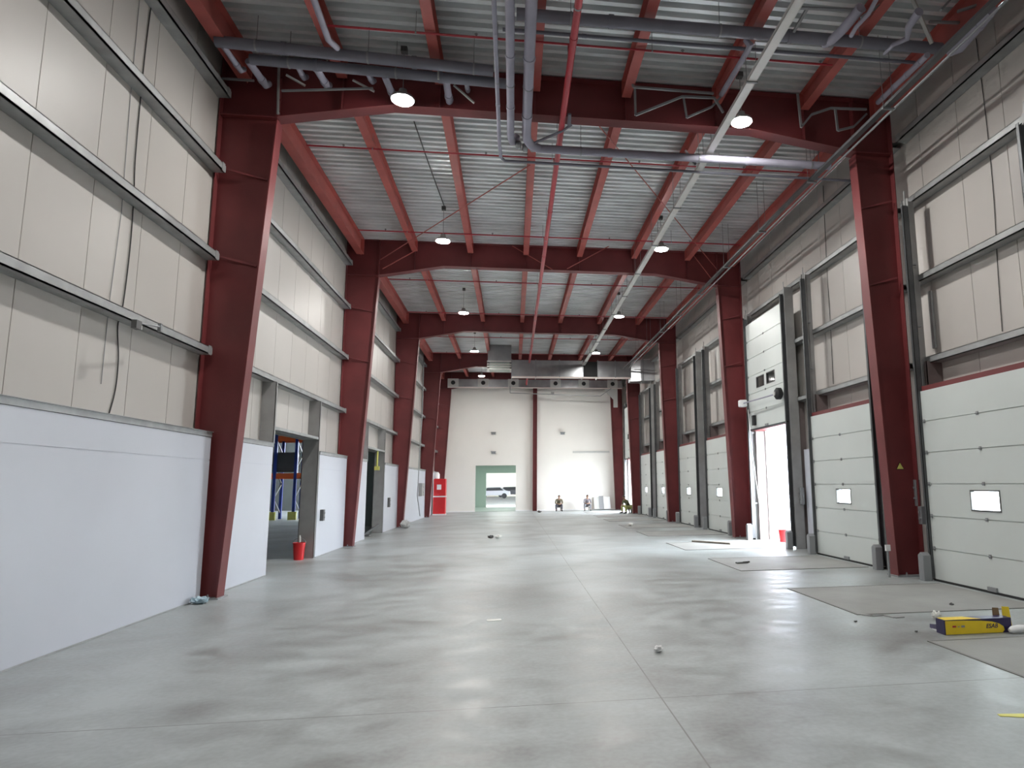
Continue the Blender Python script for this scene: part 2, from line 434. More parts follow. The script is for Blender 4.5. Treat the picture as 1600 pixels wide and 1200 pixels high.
# ------------------------------------------------------------------ girts
GZ = [3.67, 5.17, 6.62, 7.90]; GZR = [3.62, 5.08, 6.55, 7.85]
GN = ['lowest', 'second lowest', 'second highest', 'highest']
BAYW = ['in the near bay', 'between the first two columns', 'between the second and third columns', 'between the third and fourth columns', 'in the last bay']
def girt(side, z, a, b, lab):
    m = MB()
    if side < 0: x0, x1 = XL+.002, -4.57
    else: x0, x1 = XR-.002, 6.98
    s = 1 if side < 0 else -1
    m.box(x0, x1, a, b, z+.055, z+.065)            # top leaf
    m.box(x0, x1, a, b, z-.045, z-.035)            # under leaf
    m.box(x1, x1-s*.010, a, b, z-.045, z+.065)      # face
    m.box(x1, x1-s*.03, a, b, z-.045, z-.040)
    for e in (a+.02, b-.14): m.box(x1+s*.001, x1+s*.006, e, e+.10, z-.06, z+.08)
    return tag(m.build('wall_girt', GIRT), lab, 'wall girt', 'galvanised wall girts')
for bi in range(5):
    a, b = FR[bi]+.04, FR[bi+1]-.14
    for k, z in enumerate(GZ):
        girt(-1, z, a, b, '%s grey girt on the left wall %s' % (GN[k], BAYW[bi]))
        girt(1, GZR[k], a, b, '%s grey girt on the right wall %s' % (GN[k], BAYW[bi]))

# opening posts and lintels on the left wall
def lpost(y, z0, z1, lab, side):
    m = MB(); x0, x1 = XL-.10, -4.51
    m.box(x0, x1, y, y+.012, z0, z1)
    for x in (x0, x1-.012): m.box(x, x+.012, y, y+.07, z0, z1)
    return tag(m.build('opening_post', POST), lab, 'post', 'grey opening posts')
lpost(13.352, 2.45, 3.62, 'dark grey post above the liner at the near side of the first left opening', 1)
lpost(16.345, 0, 3.62, 'tall dark grey jamb post at the far side of the first left opening', 1)
lpost(21.652, 2.45, 3.62, 'dark grey post above the liner at the near side of the second left opening', 1)
lpost(24.495, 0, 3.62, 'tall grey jamb post at the far side of the second left opening', 1)
for (a, b, h), nm in zip(LOP, ('first', 'second')):
    m = MB(); m.box(XL-.06, -4.52, a, b, h, h+.01); m.box(-4.53, -4.52, a, b, h-.0, h+.07); m.box(XL-.12, XL-.11, a, b, h, h+.09)
    tag(m.build('opening_lintel', GIRT), 'light grey lintel channel over the %s left opening' % nm, 'lintel', 'opening lintels')

# ------------------------------------------------------------------ dock doors
XD = 6.75
def dock_door(n, y0, up, place, wins=None, vis=True):
    yc = y0+DW/2; dz = 3.07 if up else 0
    root = empty('door_%d' % n, (XD, yc, 0))
    struct(root, 'white sectional dock door %s' % place, 'door')
    x0, x1 = XD, XD+.05
    wins = wins or [(yc-.31, yc+.31)]
    wz0, wz1 = 1.14, 1.45
    leaf = MB(); H = 3.08/6
    for k in range(6):
        za, zb = dz+k*H+.006, dz+(k+1)*H-.006
        if k == 2:
            leaf.box(x0, x1, y0, y0+DW, za, dz+wz0); leaf.box(x0, x1, y0, y0+DW, dz+wz1, zb)
            ys = y0
            for a, b in wins: leaf.box(x0, x1, ys, a, dz+wz0, dz+wz1); ys = b
            leaf.box(x0, x1, ys, y0+DW, dz+wz0, dz+wz1)
        else: leaf.box(x0, x1, y0, y0+DW, za, zb)
    leaf.box(x0+.02, x1-.008, y0+.01, y0+DW-.01, dz+.01, dz+wz0-.01); leaf.box(x0+.02, x1-.008, y0+.01, y0+DW-.01, dz+wz1+.01, dz+3.07)
    leaf.build('leaf', DOORM, root)
    for a, b in wins:
        wf = MB(); t = .022; xf = x0-.008
        wf.box(xf, x1, a, b, dz+wz0, dz+wz0+t); wf.box(xf, x1, a, b, dz+wz1-t, dz+wz1); wf.box(xf, x1, a, a+t, dz+wz0+t, dz+wz1-t); wf.box(xf, x1, b-t, b, dz+wz0+t, dz+wz1-t)
        fo = wf.build('window_frame', DGREY, root)
        pn = MB(); pn.box(x0+.02, x0+.026, a+t, b-t, dz+wz0+t, dz+wz1-t); pn.build('pane', GLASS, fo)
    for k in range(1, 6):
        z = dz+k*H
        h = MB(); h.box(x0-.012, x0, yc-.022, yc+.022, z-.028, z+.028); h.tube([(x0-.016, yc-.03, z), (x0-.016, yc+.03, z)], .008, 8); h.build('hinge', MGREY, root)
        for ye in (y0+.03, y0+DW-.07):
            h = MB(); h.box(x0-.014, x0, ye, ye+.05, z-.03, z+.03); h.tube([(x0-.03, ye-.04, z), (x0-.01, ye+.05, z)], .009, 6); h.build('roller_bracket', MGREY, root)
    hb = MB(); hb.box(x0-.03, x0, yc-.09, yc+.09, dz+.03, dz+.09); hb.build('lift_handle', MGREY, root)
    bs = MB(); bs.box(x0-.012, x1+.01, y0-.01, y0+DW+.01, dz+(-.0 if up else .0), dz+.012+.02); bs.build('bottom_seal', DARK, root)
    for s, ye in ((-1, y0), (1, y0+DW)):
        tr = MB(); ya = ye; yb = ye+s*.06
        ztop = 6.35
        tr.box(XD-.055, XD+.03, ya+s*.0, ya+s*.008, .05, ztop); tr.box(XD-.055, XD-.047, ya, ya+s*.055, .05, ztop); tr.box(XD+.03, XD+.038, ya, ya+s*.055, .05, ztop)
        tr.build('track_rail', TRACK, root)
        an = MB(); xa = XD+.05
        an.box(xa, xa+.008, ye, ye+s*.14, 0, ztop+.15); an.box(xa-.03, xa+.20, ye+s*.14, ye+s*.148, 0, ztop+.15)
        an.box(XD+.035, XD+.05, ye+s*.06, ye+s*.09, 0.05, ztop+.3)
        an.build('track_post', POST, root)
        for z in (1.0, 2.0, 3.0, 4.2, 5.3):
            q = MB(); q.box(XD+.03, xa+.11, ye+s*.055, ye+s*.10, z, z+.03); q.build('track_bracket', MGREY, root)
        g = MB(); ga, gb = sorted((ye-s*.02, ye+s*.12))
        g.prism([(ga, 0.0), (gb, 0.0), (gb, .40), (ga+(gb-ga)*.5, .45), (ga, .40)], XD-.20, XD-.06, 'X')
        g.build('track_guard', MGREY, root, bevel=.008)
    hd = MB(); hd.box(XD+.055, XR, y0-.02, y0+DW+.02, 3.06, 3.09); hd.box(XD+.03, XD+.055, y0-.02, y0+DW+.02, 3.05, 3.16)
    hd.build('door_header', RED, root)
    for s, ye in ((-1, y0-.02), (1, y0+DW+.02)):
        p = MB(); a, b = sorted((ye, ye+s*.012)); p.box(XD+.165, XR-.002, a, b, 0, 3.60); p.box(XD+.165, XD+.177, a-(.05 if s < 0 else 0), b+(.05 if s > 0 else 0), 0, 3.60)
        p.build('frame_post', FPOST, root)
    return root
PL = ['behind the viewer, farthest back', 'behind the viewer, closed', 'beside the viewer, nearest closed one', 'at the right edge of the picture, with its bright window, before the nearest column',
      'just beyond the nearest right column', 'raised over the blown-out open doorway, with two dark windows', 'just beyond the second right column', 'just before the third right column',
      'just beyond the third right column', 'just before the fourth right column', 'raised at the bright opening in the last bay']
for i, (y0, up) in enumerate(DD):
    wn_ = None
    if i == 5: wn_ = [(16.33, 16.91), (17.08, 17.66)]
    dock_door(i+1, y0, up, PL[i], wn_)
# white liner panels between the doors
k = MB()
gaps = [(Y0, -4.9), (-2.25, -1.0), (1.65, 2.4), (2.6, 3.95), (6.6, 7.54), (10.19, 10.70), (10.98, 11.72), (14.37, 15.68), (18.33, 19.04), (19.3, 20.1), (22.75, 23.98), (26.63, 27.37),
        (27.63, 28.45), (31.1, 32.3), (34.95, 35.7), (35.96, 37.3), (39.95, 41.88)]
for a, b in gaps:
    k.box(XD+.30, XR-.002, a+.20 if a != Y0 else a, b-.20, 0, 2.38)
struct(k.build('wall_right_lower', LINER), 'narrow white liner panels between the dock doors', 'wall')
# flush rough covers in front of the doors
for i, (y0, up) in enumerate(DD):
    if i < 2: continue
    yc = y0+DW/2; m = MB(); y_a, y_b = yc-1.02, yc+1.02
    if i == 2: y_a, y_b = 4.4, 6.43
    m.box(4.16, 6.62, y_a, y_b, 0, .006); t = .012
    o = m.build('dock_pit_cover', PATCH)
    f = MB()
    f.box(4.13, 4.16, y_a-.02, y_b+.02, 0, .008); f.box(4.16, 6.62, y_a-.025, y_a, 0, .008); f.box(4.16, 6.62, y_b, y_b+.025, 0, .008)
    f.build('rim', mat('dark_rim', (.19, .19, .18), .6) if 'dark_rim' not in bpy.data.materials else bpy.data.materials['dark_rim'], o)
    wh = {2: 'cropped by the right edge of the picture', 3: 'in front of the nearest dock door', 4: 'just beyond the nearest right column', 5: 'at the open bright doorway', 6: 'beyond the open doorway, near the second column',
          7: 'before the third right column', 8: 'beyond the third right column', 9: 'before the fourth right column', 10: 'at the opening in the last bay'}[i]
    tag(o, 'flush rough concrete pit cover in the floor %s' % wh, 'pit cover', 'dock pit covers')

# dock shelter side panels outside the open doorway
m = MB(); m.box(7.34, 8.0, 18.38, 18.46, -.05, 3.3); m.box(7.34, 8.0, 15.5, 15.6, -.05, 3.3); m.box(7.34, 8.0, 15.6, 18.38, 3.2, 3.3)
tag(m.build('dock_shelter', mat('pale_blue_grey_shelter', (.50, .52, .58), .6)), 'pale blue grey dock shelter outside the open doorway', 'dock shelter')
rp = MB(); rp.box(7.20, 7.32, 18.312, 18.326, 0, 3.07); rp.build('door_edge_strip', FLANGE)
tag(C.objects['door_edge_strip'], 'pinkish edge strip at the left side of the open doorway', 'edge strip')

# ------------------------------------------------------------------ high-bay lamps
def make_lamp():
    root = empty('high_bay_lamp', (0, 0, 0))
    a = MB(); a.lathe([(.03, .20), (.06, .19), (.075, .10), (.17, .06), (.185, .035), (.185, .012), (.172, .010)], n=28); a.build('housing', HOUS, root, smooth=True)
    b = MB(); b.lathe([(.168, .0), (.168, .012)], n=28); b.build('lens', LENS, root)
    h = MB(); h.tube([(0, 0, .19), (0, 0, .93)], .006, 6); h.build('hanger_wire', MGREY, root)
    p = MB(); p.box(-.05, .05, -.05, .05, .84, .93); p.build('ceiling_box', DGREY, root)
    return root
def copy_tree(o, parent=None):
    c = o.copy(); C.objects.link(c); c.parent = parent
    for ch in [x for x in bpy.data.objects if x.parent == o]: copy_tree(ch, c)
    return c
LY = [3.5, 10.22, 16.5, 23.65, 30.6, 37.7]; LX = (-1.80, 3.85)
proto = make_lamp(); first = True
LW = ['overhead, outside the picture', 'nearest the viewer, before the first frame', 'second nearest, before the second frame', 'third nearest, before the third frame', 'fourth nearest, before the silver duct', 'farthest, near the end wall']
for i, ly in enumerate(LY):
    for s in (0, 1):
        o = proto if first else copy_tree(proto); first = False
        o.location = (LX[s], ly, 7.725)
        tag(o, 'glowing round high-bay lamp in the %s row, %s' % (('left', 'right')[s], LW[i]), 'lamp', 'high-bay lamps')

# ------------------------------------------------------------------ pipes
def pipe(name, pts, r, m, label, cat, group=None, n=12, rings=None, hang=None, parent_parts=None):
    b = MB(); b.tube(pts, r, n); o = b.build(name, m, smooth=True)
    tag(o, label, cat, group)
    pts = [Vector(p) for p in pts]
    if rings:
        L0 = pts[0]; L1 = pts[1]; t = (L1-L0).normalized(); ln = (L1-L0).length; d = rings*.5
        while d < ln:
            k = MB(); c = L0+t*d; k.tube([c-t*.035, c+t*.035], r*1.14, n); d += rings
            k.build('coupling', m, o, smooth=True)
    if hang:
        L0 = pts[0]; L1 = pts[1]; t = (L1-L0).normalized(); ln = (L1-L0).length; d = hang*.35
        while d < ln:
            k = MB(); c = L0+t*d; k.tube([c+Vector((0, 0, r*.9)), (c.x, c.y, ZD)], .005, 6); k.tube([c-t*.012, c+t*.012], r*1.1, n); d += hang
            k.build('hanger', MGREY, o)
    return o
DP = 'grey drainage pipes'
def yline(p, q):  # both ends of a pipe lying square across the hall
    return p, q
pipe('sprinkler_main', [(.80, -2, 7.8), (.79, 41.3, 7.8)], .052, SPR, 'thick red sprinkler main running the length of the hall under the frames', 'sprinkler pipe', 'red sprinkler pipes', 14, 3.0, 4.2)
for k, yy in enumerate((9.34, 13.0, 17.45, 21.7, 25.9, 30.2, 34.0)):
    xa, xb = (-2.75, 5.1) if k == 0 else (-4.1, 6.4)
    o = pipe('sprinkler_branch', [(xa, yy, 8.31), (xb, yy, 8.31)], .017, SPR,
         'thin red sprinkler branch across the hall, %s from the viewer' % ORD[k], 'sprinkler pipe', 'red sprinkler pipes', 8, None, 3.6)
    q = MB(); q.tube([(.80, yy, 7.84), (.80, yy, 8.31)], .017, 8); q.build('riser', SPR, o)
    for xx in (-3.4, -.6, 2.6, 4.9):
        hd = MB()
        if xa < xx < xb: hd.lathe([(.012, 0), (.016, .03), (.03, .035), (.012, .05)], (xx, yy, 8.325), 8); hd.build('sprinkler_head', MGREY, o)
# twin drain pipes running towards the viewer
pipe('drain_pipe', [(-.085, -1, 7.64), (-.085, 11.0, 7.64), (-.06, 11.15, 7.64), (-.02, 11.22, 7.68), (.02, 11.24, 7.8)], .062, PVC, 'middle grey pipe of the trio hanging under the first rafter', 'drain pipe', DP, 14, 1.3, 2.4)
pipe('drain_pipe', [(.185, -1, 7.62), (.185, 10.75, 7.62), (.20, 10.98, 7.60), (.28, 11.12, 7.57), (.42, 11.2, 7.56)], .078, PVC, 'thickest grey pipe of the trio, ending in a bend beyond the first rafter', 'drain pipe', DP, 14, 1.5, 2.4)
pipe('drain_pipe', [(-.285, -1, 7.66), (-.285, 11.1, 7.66), (-.285, 11.2, 7.64), (-.27, 11.75, 7.64)], .032, PVC, 'thinnest grey pipe, leftmost of the trio under the first rafter', 'drain pipe', DP, 10, 1.7, 2.4)
pipe('drain_pipe', [(.40, 11.2, 7.56), (5.95, 11.24, 7.56)], .072, PVC, 'grey pipe crossing to the right column just beyond the first rafter', 'drain pipe', DP, 14, 2.6, 2.2)
pipe('drain_pipe', [(-.27, 11.75, 7.64), (-.2, 11.84, 7.62), (6.72, 11.86, 7.60)], .026, PVCD, 'thin dark pipe crossing behind the thicker grey one beyond the first rafter', 'drain pipe', DP, 10, 1.8)
m = MB(); m.tube([at(818, 232, Z=7.6), at(838, 222, Z=7.6), at(878, 205, Z=7.75), at(893, 195, Z=7.8)], .022, 8)
m.tube([at(890, 178, Z=7.8), at(889, 196, Z=7.7)], .03, 8)
tag(m.build('support_strut', PVCD, smooth=True), 'bent grey strut beside the red main beyond the first rafter', 'pipe support')
# valve cluster at the pipe ends
vr = MB(); c = Vector((.05, 11.18, 7.60))
for dx, dy, dz in ((0, 0, 0), (.12, .05, -.02), (.26, .08, 0)): vr.lathe([(.05, -.05), (.075, -.03), (.075, .03), (.05, .05)], tuple(c+Vector((dx, dy, dz))), 10, 'X')
tag(vr.build('pipe_clamp', MGREY, smooth=True), 'row of grey clamps where the pipe trio ends', 'pipe clamp')
# left transverse drains
pipe('drain_pipe', [(-4.42, 9.70, 8.17), (-.36, 9.86, 8.12)], .085, PVCD, 'upper grey drain pipe across the left half before the first rafter', 'drain pipe', DP, 14, 1.9, 1.6)
pipe('drain_pipe', [(-4.05, 10.02, 8.13), (-.14, 10.12, 8.08)], .080, PVCD, 'lower grey drain pipe across the left half before the first rafter', 'drain pipe', DP, 14, 1.9, 1.6)
SB = [((349, 72), (376, 110), .042, 'leftmost, beside the left column'), ((388, 95), (415, 133), .055, 'second from the left, thick'), ((462, 98), (475, 122), .042, 'third from the left, thin'),
      ((492, 103), (511, 135), .055, 'fourth from the left, thick'), ((571, 108), (582, 128), .042, 'fifth from the left, thin'), ((601, 118), (614, 150), .055, 'sixth, behind the near left lamp'),
      ((697, 124), (702, 158), .058, 'seventh, thick, right of the near left lamp'), ((727, 122), (731, 142), .038, 'eighth, thin, nearest the pipe trio')]
for (u0, v0), (u1, v1), r, nm in SB:
    p = at(u0, v0, Z=8.12); 
    q = at(u1, v1, Y=p.y+.52)
    rr = MB(); rr.tube([p, p+(q-p)*.9, q, q+Vector((0, .12, .10))], r, 12)
    rr.tube([p+(q-p)*.78-(q-p).normalized()*.03, p+(q-p)*.78+(q-p).normalized()*.03], r*1.18, 12)
    tag(rr.build('drain_branch', PVC, smooth=True), 'short grey drain branch under the left pipes, %s' % nm, 'drain pipe', 'short drain branches')
pipe('drain_pipe', [at(480, -30, Z=8.0), at(505, 40, Z=8.0), at(513, 62, Z=8.05), at(527, 75, Z=8.12)], .045, PVC, 'pale lilac pipe dropping diagonally into the left drains', 'drain pipe', DP)
for u0, v0, u1, v1, nm in ((335, 122, 397, 126, 'left'), (440, 142, 583, 138, 'middle')):
    m = MB(); m.bar(at(u0, v0, Y=10.55), at(u1, v1, Y=10.55), .03, .03); tag(m.build('conduit', MGREY), 'thin horizontal conduit on the first rafter web, %s one' % nm, 'conduit', 'thin conduits')
for (a, b, c_, d, nm) in ((447, 117, 477, 134, 'leftmost'), (551, 125, 585, 143, 'middle'), (709, 133, 741, 161, 'rightmost')):
    m = MB(); m.bar(at(a, b, Y=10.5), at(c_, d, Y=10.6), .035, .025); tag(m.build('strut_bracket', LTGREY), 'slanting pale bracket under the left drains, %s of three' % nm, 'bracket', 'slanting brackets')
m = MB(); m.tube([at(436, 96, Y=10.68), at(434, 178, Y=10.68)], .022, 8); tag(m.build('conduit', POST, smooth=True), 'upright grey conduit at the left knee of the first frame', 'conduit', 'thin conduits')
m = MB(); m.tube([at(501, 70, Y=10.2), at(517, 108, Y=10.35)], .012, 8); tag(m.build('strut_bracket', FLANGE), 'small pinkish hanger strap across the left drains', 'bracket', 'slanting brackets')
m = MB(); m.bar(at(684, 84, Y=10.0), at(685, 124, Y=10.0), .03, .03); tag(m.build('strut_bracket', LTGREY), 'small upright pale clamp on the left drains', 'bracket', 'slanting brackets')
# right transverse drains
pipe('drain_pipe', [(.0, 8.62, 8.2), (6.5, 8.60, 8.2)], .085, PVCD, 'long thick grey pipe across the top right of the picture', 'drain pipe', DP, 14, 2.7, 2.2)
pipe('drain_pipe', [(-.2, 8.97, 8.2), (6.3, 8.97, 8.2)], .028, PVCD, 'thin dark pipe just below the long thick one at the top right', 'drain pipe', DP, 10, 2.4)
pipe('drain_pipe', [at(1165, 62, Z=8.2), at(1172, 70, Z=8.1), at(1168, 80, Z=8.1), at(1127, 148, Y=10.4)], .045, PVC, 'slanting lilac pipe dropping left of the white cable tray', 'drain pipe', DP)
pipe('drain_pipe', [at(1345, 12, Z=8.1), at(1318, 45, Z=8.1), at(1300, 62, Z=8.15), at(1288, 68, Z=8.2)], .07, PVC, 'thick pale branch joining the long pipe from above at the right', 'drain pipe', DP)
pipe('drain_pipe', [at(1372, -6, Z=7.9), at(1357, 22, Z=7.9), at(1338, 42, Z=7.9), at(1330, 56, Z=7.95)], .03, PVC, 'bent hose-like pipe right of the thick pale branch', 'drain pipe', DP)
pipe('drain_pipe', [at(1436, 18, Z=7.9), at(1420, 42, Z=7.9), at(1418, 60, Z=7.9), at(1396, 70, Z=7.9), at(1382, 84, Z=8.0)], [.06, .05, .035, .03, .025], PVC, 'crooked pale pipe near the top right corner', 'drain pipe', DP)
pipe('drain_pipe', [at(1449, 86, Z=7.9), at(1372, 160, Y=10.3)], .045, PVC, 'slanting pale pipe running to the right column head', 'drain pipe', DP, 12, .5)
pipe('drain_pipe', [at(1550, 16, Z=7.8), at(1500, 74, Z=7.85), at(1484, 80, Z=7.9)], .075, PVC, 'short thick pale pipe against the right wall at the top', 'drain pipe', DP, 12, .6)
m = MB(); m.bar(at(1424, -6, Y=8.2), at(1456, 68, Y=8.4), .05, .04); tag(m.build('strut_bracket', LTGREY), 'long slanting strut crossing the clutter at the top right', 'bracket', 'slanting brackets')
for a, b, ya, yb, lab in (((1395, -5), (1345, 28), 8.1, 8.2, 'thin slanting bar left of the crooked pale pipe at the top right'), ((1540, 4), (1496, 18), 7.9, 8.0, 'thin bar nearest the top right corner'),
                          ((1470, 16), (1490, -6), 8.0, 8.0, 'short thin bar between the long strut and the corner bar')):
    m = MB(); m.bar(at(*a, Y=ya), at(*b, Y=yb), .04, .03); tag(m.build('steel_bar', MGREY), lab, 'steel bar', 'thin bars in the top right clutter')
m = MB(); m.bar(at(1452, 34, Y=8.3), at(1510, 36, Y=8.3), .04, .03); m.bar(at(1511, 35, Y=8.3), at(1480, 72, Y=8.5), .04, .03)
tag(m.build('hanger_frame', MGREY), 'bent thin steel hanger beside the right wall at the top', 'hanger frame')
m = MB(); m.bar(at(1245, 12, Y=8.1), at(1352, 16, Y=8.1), .04, .03); m.bar(at(1262, 12.5, Y=8.1), at(1240, 50, Y=8.5), .04, .03)
tag(m.build('hanger_frame', MGREY), 'thin steel trapeze just right of the white tray at the top', 'hanger frame')
def cpath(name, pts, Y, r, label):
    m = MB(); P = [at(u, v, Y=Y) for u, v in pts]
    for a, b in zip(P, P[1:]): m.bar(a, b, r, r)
    tag(m.build(name, MGREY), label, 'pipe hanger', 'bent pipe hangers')
cpath('pipe_hanger', [(984, 120), (990, 136), (1115, 146)], 10.3, .035, 'flat steel rail before the first rafter, right of the red main')
cpath('pipe_hanger', [(992, 136), (993, 180), (1066, 151), (1116, 153), (1130, 176)], 10.35, .035, 'left bent hanger before the first rafter, shaped like an open bracket')
cpath('pipe_hanger', [(1068, 152), (1073, 184), (1112, 167), (1126, 152)], 10.4, .032, 'small bent hanger behind the left one, before the first rafter')
cpath('pipe_hanger', [(1246, 146), (1252, 199), (1268, 179), (1298, 169), (1354, 171)], 10.35, .035, 'right bent hanger before the first rafter, near the right lamp')
cpath('pipe_hanger', [(1305, 171), (1309, 204), (1334, 198), (1354, 178)], 10.3, .035, 'small bent hanger beside the right column head')
m = MB(); a_ = at(1275, 180, Y=11.35); m.tube([(a_.x, 11.35, 7.4), (a_.x, 11.35, ZD)], .007, 6)
tag(m.build('drop_rod', MGREY), 'thin steel drop rod hanging left of the right column head', 'drop rod')

# white cable tray
tr = MB(); xa, xb, z = 3.50, 3.64, 7.66
tr.box(xa, xb, -2, 33.5, z, z+.008); tr.box(xa, xa+.004, -2, 33.5, z, z+.06); tr.box(xb-.004, xb, -2, 33.5, z, z+.06)
t = tr.build('cable_tray', TRAY); tag(t, 'long pale cable tray running down the hall right of centre', 'cable tray')
y = 1.9
while y < 33:
    j = MB(); j.box(xa-.02, xb+.02, y, y+.04, z-.02, z); j.tube([(xa-.012, y+.02, z-.01), (xa-.012, y+.02, ZD)], .005, 6); j.tube([(xb+.012, y+.02, z-.01), (xb+.012, y+.02, ZD)], .005, 6)
    j.build('trapeze_hanger', MGREY, t); y += 2.35
cb = MB()
for kx in (.03, .06, .09): cb.tube([(xa+kx, -2, z+.02), (xa+kx+.01, 15, z+.02), (xa+kx, 33.4, z+.02)], .01, 6)
tag(cb.build('power_cable', CBLACK), 'bundle of black cables lying in the pale tray', 'cable')
cpath('pipe_hanger', [(1071, 235), (1086, 258), (1088, 240), (1102, 250)], 11.4, .03, 'small pale bracket where the tray meets the crossing pipe')
# dark tray along the right side
tr = MB(); x0, x1 = 5.98, 5.66; z = 7.42
tr.prism([(x0, -2), (x0+.10, -2), (5.78, 12), (5.62, 33), (5.55, 33), (5.68, 12)], z, z+.05, 'Z')
t = tr.build('cable_ladder', TRACK); tag(t, 'dark cable ladder running along the right side under the frames', 'cable ladder')
y = 1.2
while y < 32:
    xx = 5.98-(y/12*.27 if y < 12 else .27+(y-12)/21*.07)+.04; j = MB()
    j.box(xx-.1, xx+.1, y, y+.04, z-.03, z); j.tube([(xx-.08, y+.02, z-.02), (xx-.08, y+.02, ZD)], .005, 6); j.tube([(xx+.08, y+.02, z-.02), (xx+.08, y+.02, ZD)], .005, 6)
    j.build('trapeze_hanger', MGREY, t); y += 2.6
pipe('conduit', [(6.18, -1, 7.5), (5.95, 12, 7.5), (5.86, 33, 7.5)], .018, MGREY, 'thin grey conduit beside the dark cable ladder on the right', 'conduit', 'thin conduits', 8)

# ------------------------------------------------------------------ air ducts
def duct1():
    root = empty('air_duct', (2.6, 33.8, 7.1)); y0, y1 = 33.5, 34.2
    a = MB(); a.box(-.09, 3.55, y0, y1, 7.07, 7.9); a.build('duct_body', DUCT, root)
    a = MB(); a.box(3.55, 4.28, y0+.05, y1-.05, 7.10, 7.87); a.build('flexible_connector', DARK, root)
    a = MB(); a.box(4.28, 6.0, y0, y1, 7.07, 7.9); a.build('duct_body', DUCT, root)
    a = MB(); a.prism([(6.0, y0), (6.5, y0-.25), (7.19, y0-.45), (7.19, y1), (6.0, y1)], 6.85, 7.95, 'Z'); a.build('duct_elbow', DUCT, root)
    for x in (-.12, 1.1, 2.3, 3.5, 4.28, 5.2, 6.0, 6.6):
        f = MB(); f.box(x, x+.04, y0-.03-(.3 if x > 6.5 else 0), y1+.03, 7.03-(.2 if x > 6.5 else 0), 7.94+(.03 if x > 6.5 else 0)); f.build('duct_flange', MGREY, root)
    f = MB(); f.box(-.1, 6.0, y0-.02, y0+.02, 6.98, 7.06); f.build('bottom_rail', FLANGE, root)
    tag(root, 'big rectangular silver air duct crossing the hall before the fourth frame', 'air duct')
    r = MB(); r.box(-1.30, -.13, 33.4, 34.2, 7.75, 8.65)
    ro = empty('duct_riser', (-.7, 33.8, 7.35)); r.build('riser_body', DUCT, ro)
    r = MB(); r.box(-1.22, -.2, 33.48, 34.12, 7.36, 7.75); r.build('riser_neck', mat('greenish_duct', (.45, .52, .47), .4, .5), ro)
    for z in (7.78, 7.62, 7.50, 7.38):
        f = MB(); f.box(-1.34, -.12, 33.36, 34.22, z, z+.045); f.build('riser_flange', TRAY, ro)
    tag(ro, 'square silver duct riser with pale flanges at the left end of the duct', 'duct riser')
duct1()
root = empty('supply_duct', (1.2, 41.4, 7.6)); y0, y1 = 41.15, 41.6; zb, zt = 7.62, 8.1
a = MB(); a.box(-4.0, 6.85, y0, y1, zb, zt); a.build('duct_body', DUCT, root)
a = MB(); a.box(-4.0, 6.85, y0-.02, y0+.01, zb-.06, zb); a.build('bottom_rail', FLANGE, root)
for u in (708, 755, 802, 868, 912, 957):
    p = at(u, 601, Y=y0)
    f = MB(); f.box(p.x-.33, p.x+.33, y0-.04, y0, zb-.02, zt+.02); fo = f.build('collar_plate', LTGREY, root)
    h = MB(); h.lathe([(.13, -.02), (.13, 0), (.10, 0), (.10, .02)], (p.x, y0-.05, 7.87), 16, 'Y'); h.build('outlet_collar', DARK, fo)
tag(root, 'long low supply duct with six dark round outlets above the cream wall', 'air duct')
m = MB(); m.bar(at(797, 603, Y=41.0), at(797, 614, Y=41.0), .05, .05); m.bar(at(797, 614, Y=41), at(938, 619, Y=41), .05, .05); m.bar(at(938, 619, Y=41), at(955, 607, Y=41), .05, .05); m.box(2.3, 2.5, 40.9, 41.0, 7.16, 7.3)
tag(m.build('conduit', POST), 'brownish conduit sagging under the low supply duct', 'conduit', 'thin conduits')
m = MB(); m.prism([(6.28, 6.4), (6.55, 6.4), (6.55, 7.62), (5.7, 7.62), (5.75, 7.45), (6.28, 6.9)], 41.3, 41.34)
tag(m.build('wall_patch_panel', LTGREY), 'pale grey sheet panel under the right end of the supply duct', 'panel')
# post on the end wall
m = MB(); m.box(1.23, 1.25, YE-.28, YE-.002, 0, 7.9); m.box(1.47, 1.49, YE-.28, YE-.002, 0, 7.9); m.box(1.25, 1.47, YE-.15, YE-.13, 0, 7.9)
tag(m.build('wind_post', RED), 'single red steel post up the middle of the cream end wall', 'post')
for u, v in ((771, 677), (771, 707), (879, 677)):
    p = at(u, v, Y=YE)
    m = MB(); m.box(p.x-.13, p.x+.13, YE-.10, YE, p.z-.08, p.z+.05); m.box(p.x-.16, p.x+.16, YE-.2, YE-.10, p.z+.03, p.z+.07)
    wh = {677: 'upper', 707: 'lower'}[v]
    tag(m.build('wall_light', MGREY), ('%s small grey fitting above the square opening' % wh) if u < 800 else 'small grey fitting on the cream wall right of the red post', 'wall light', 'small wall fittings')
p, q = at(895, 706, Y=YE), at(952, 707, Y=YE)
m = MB(); m.box(p.x, q.x, YE-.08, YE, p.z-.06, p.z+.04); tag(m.build('wall_rail', LTGREY), 'pale horizontal rail on the right half of the end wall', 'rail')

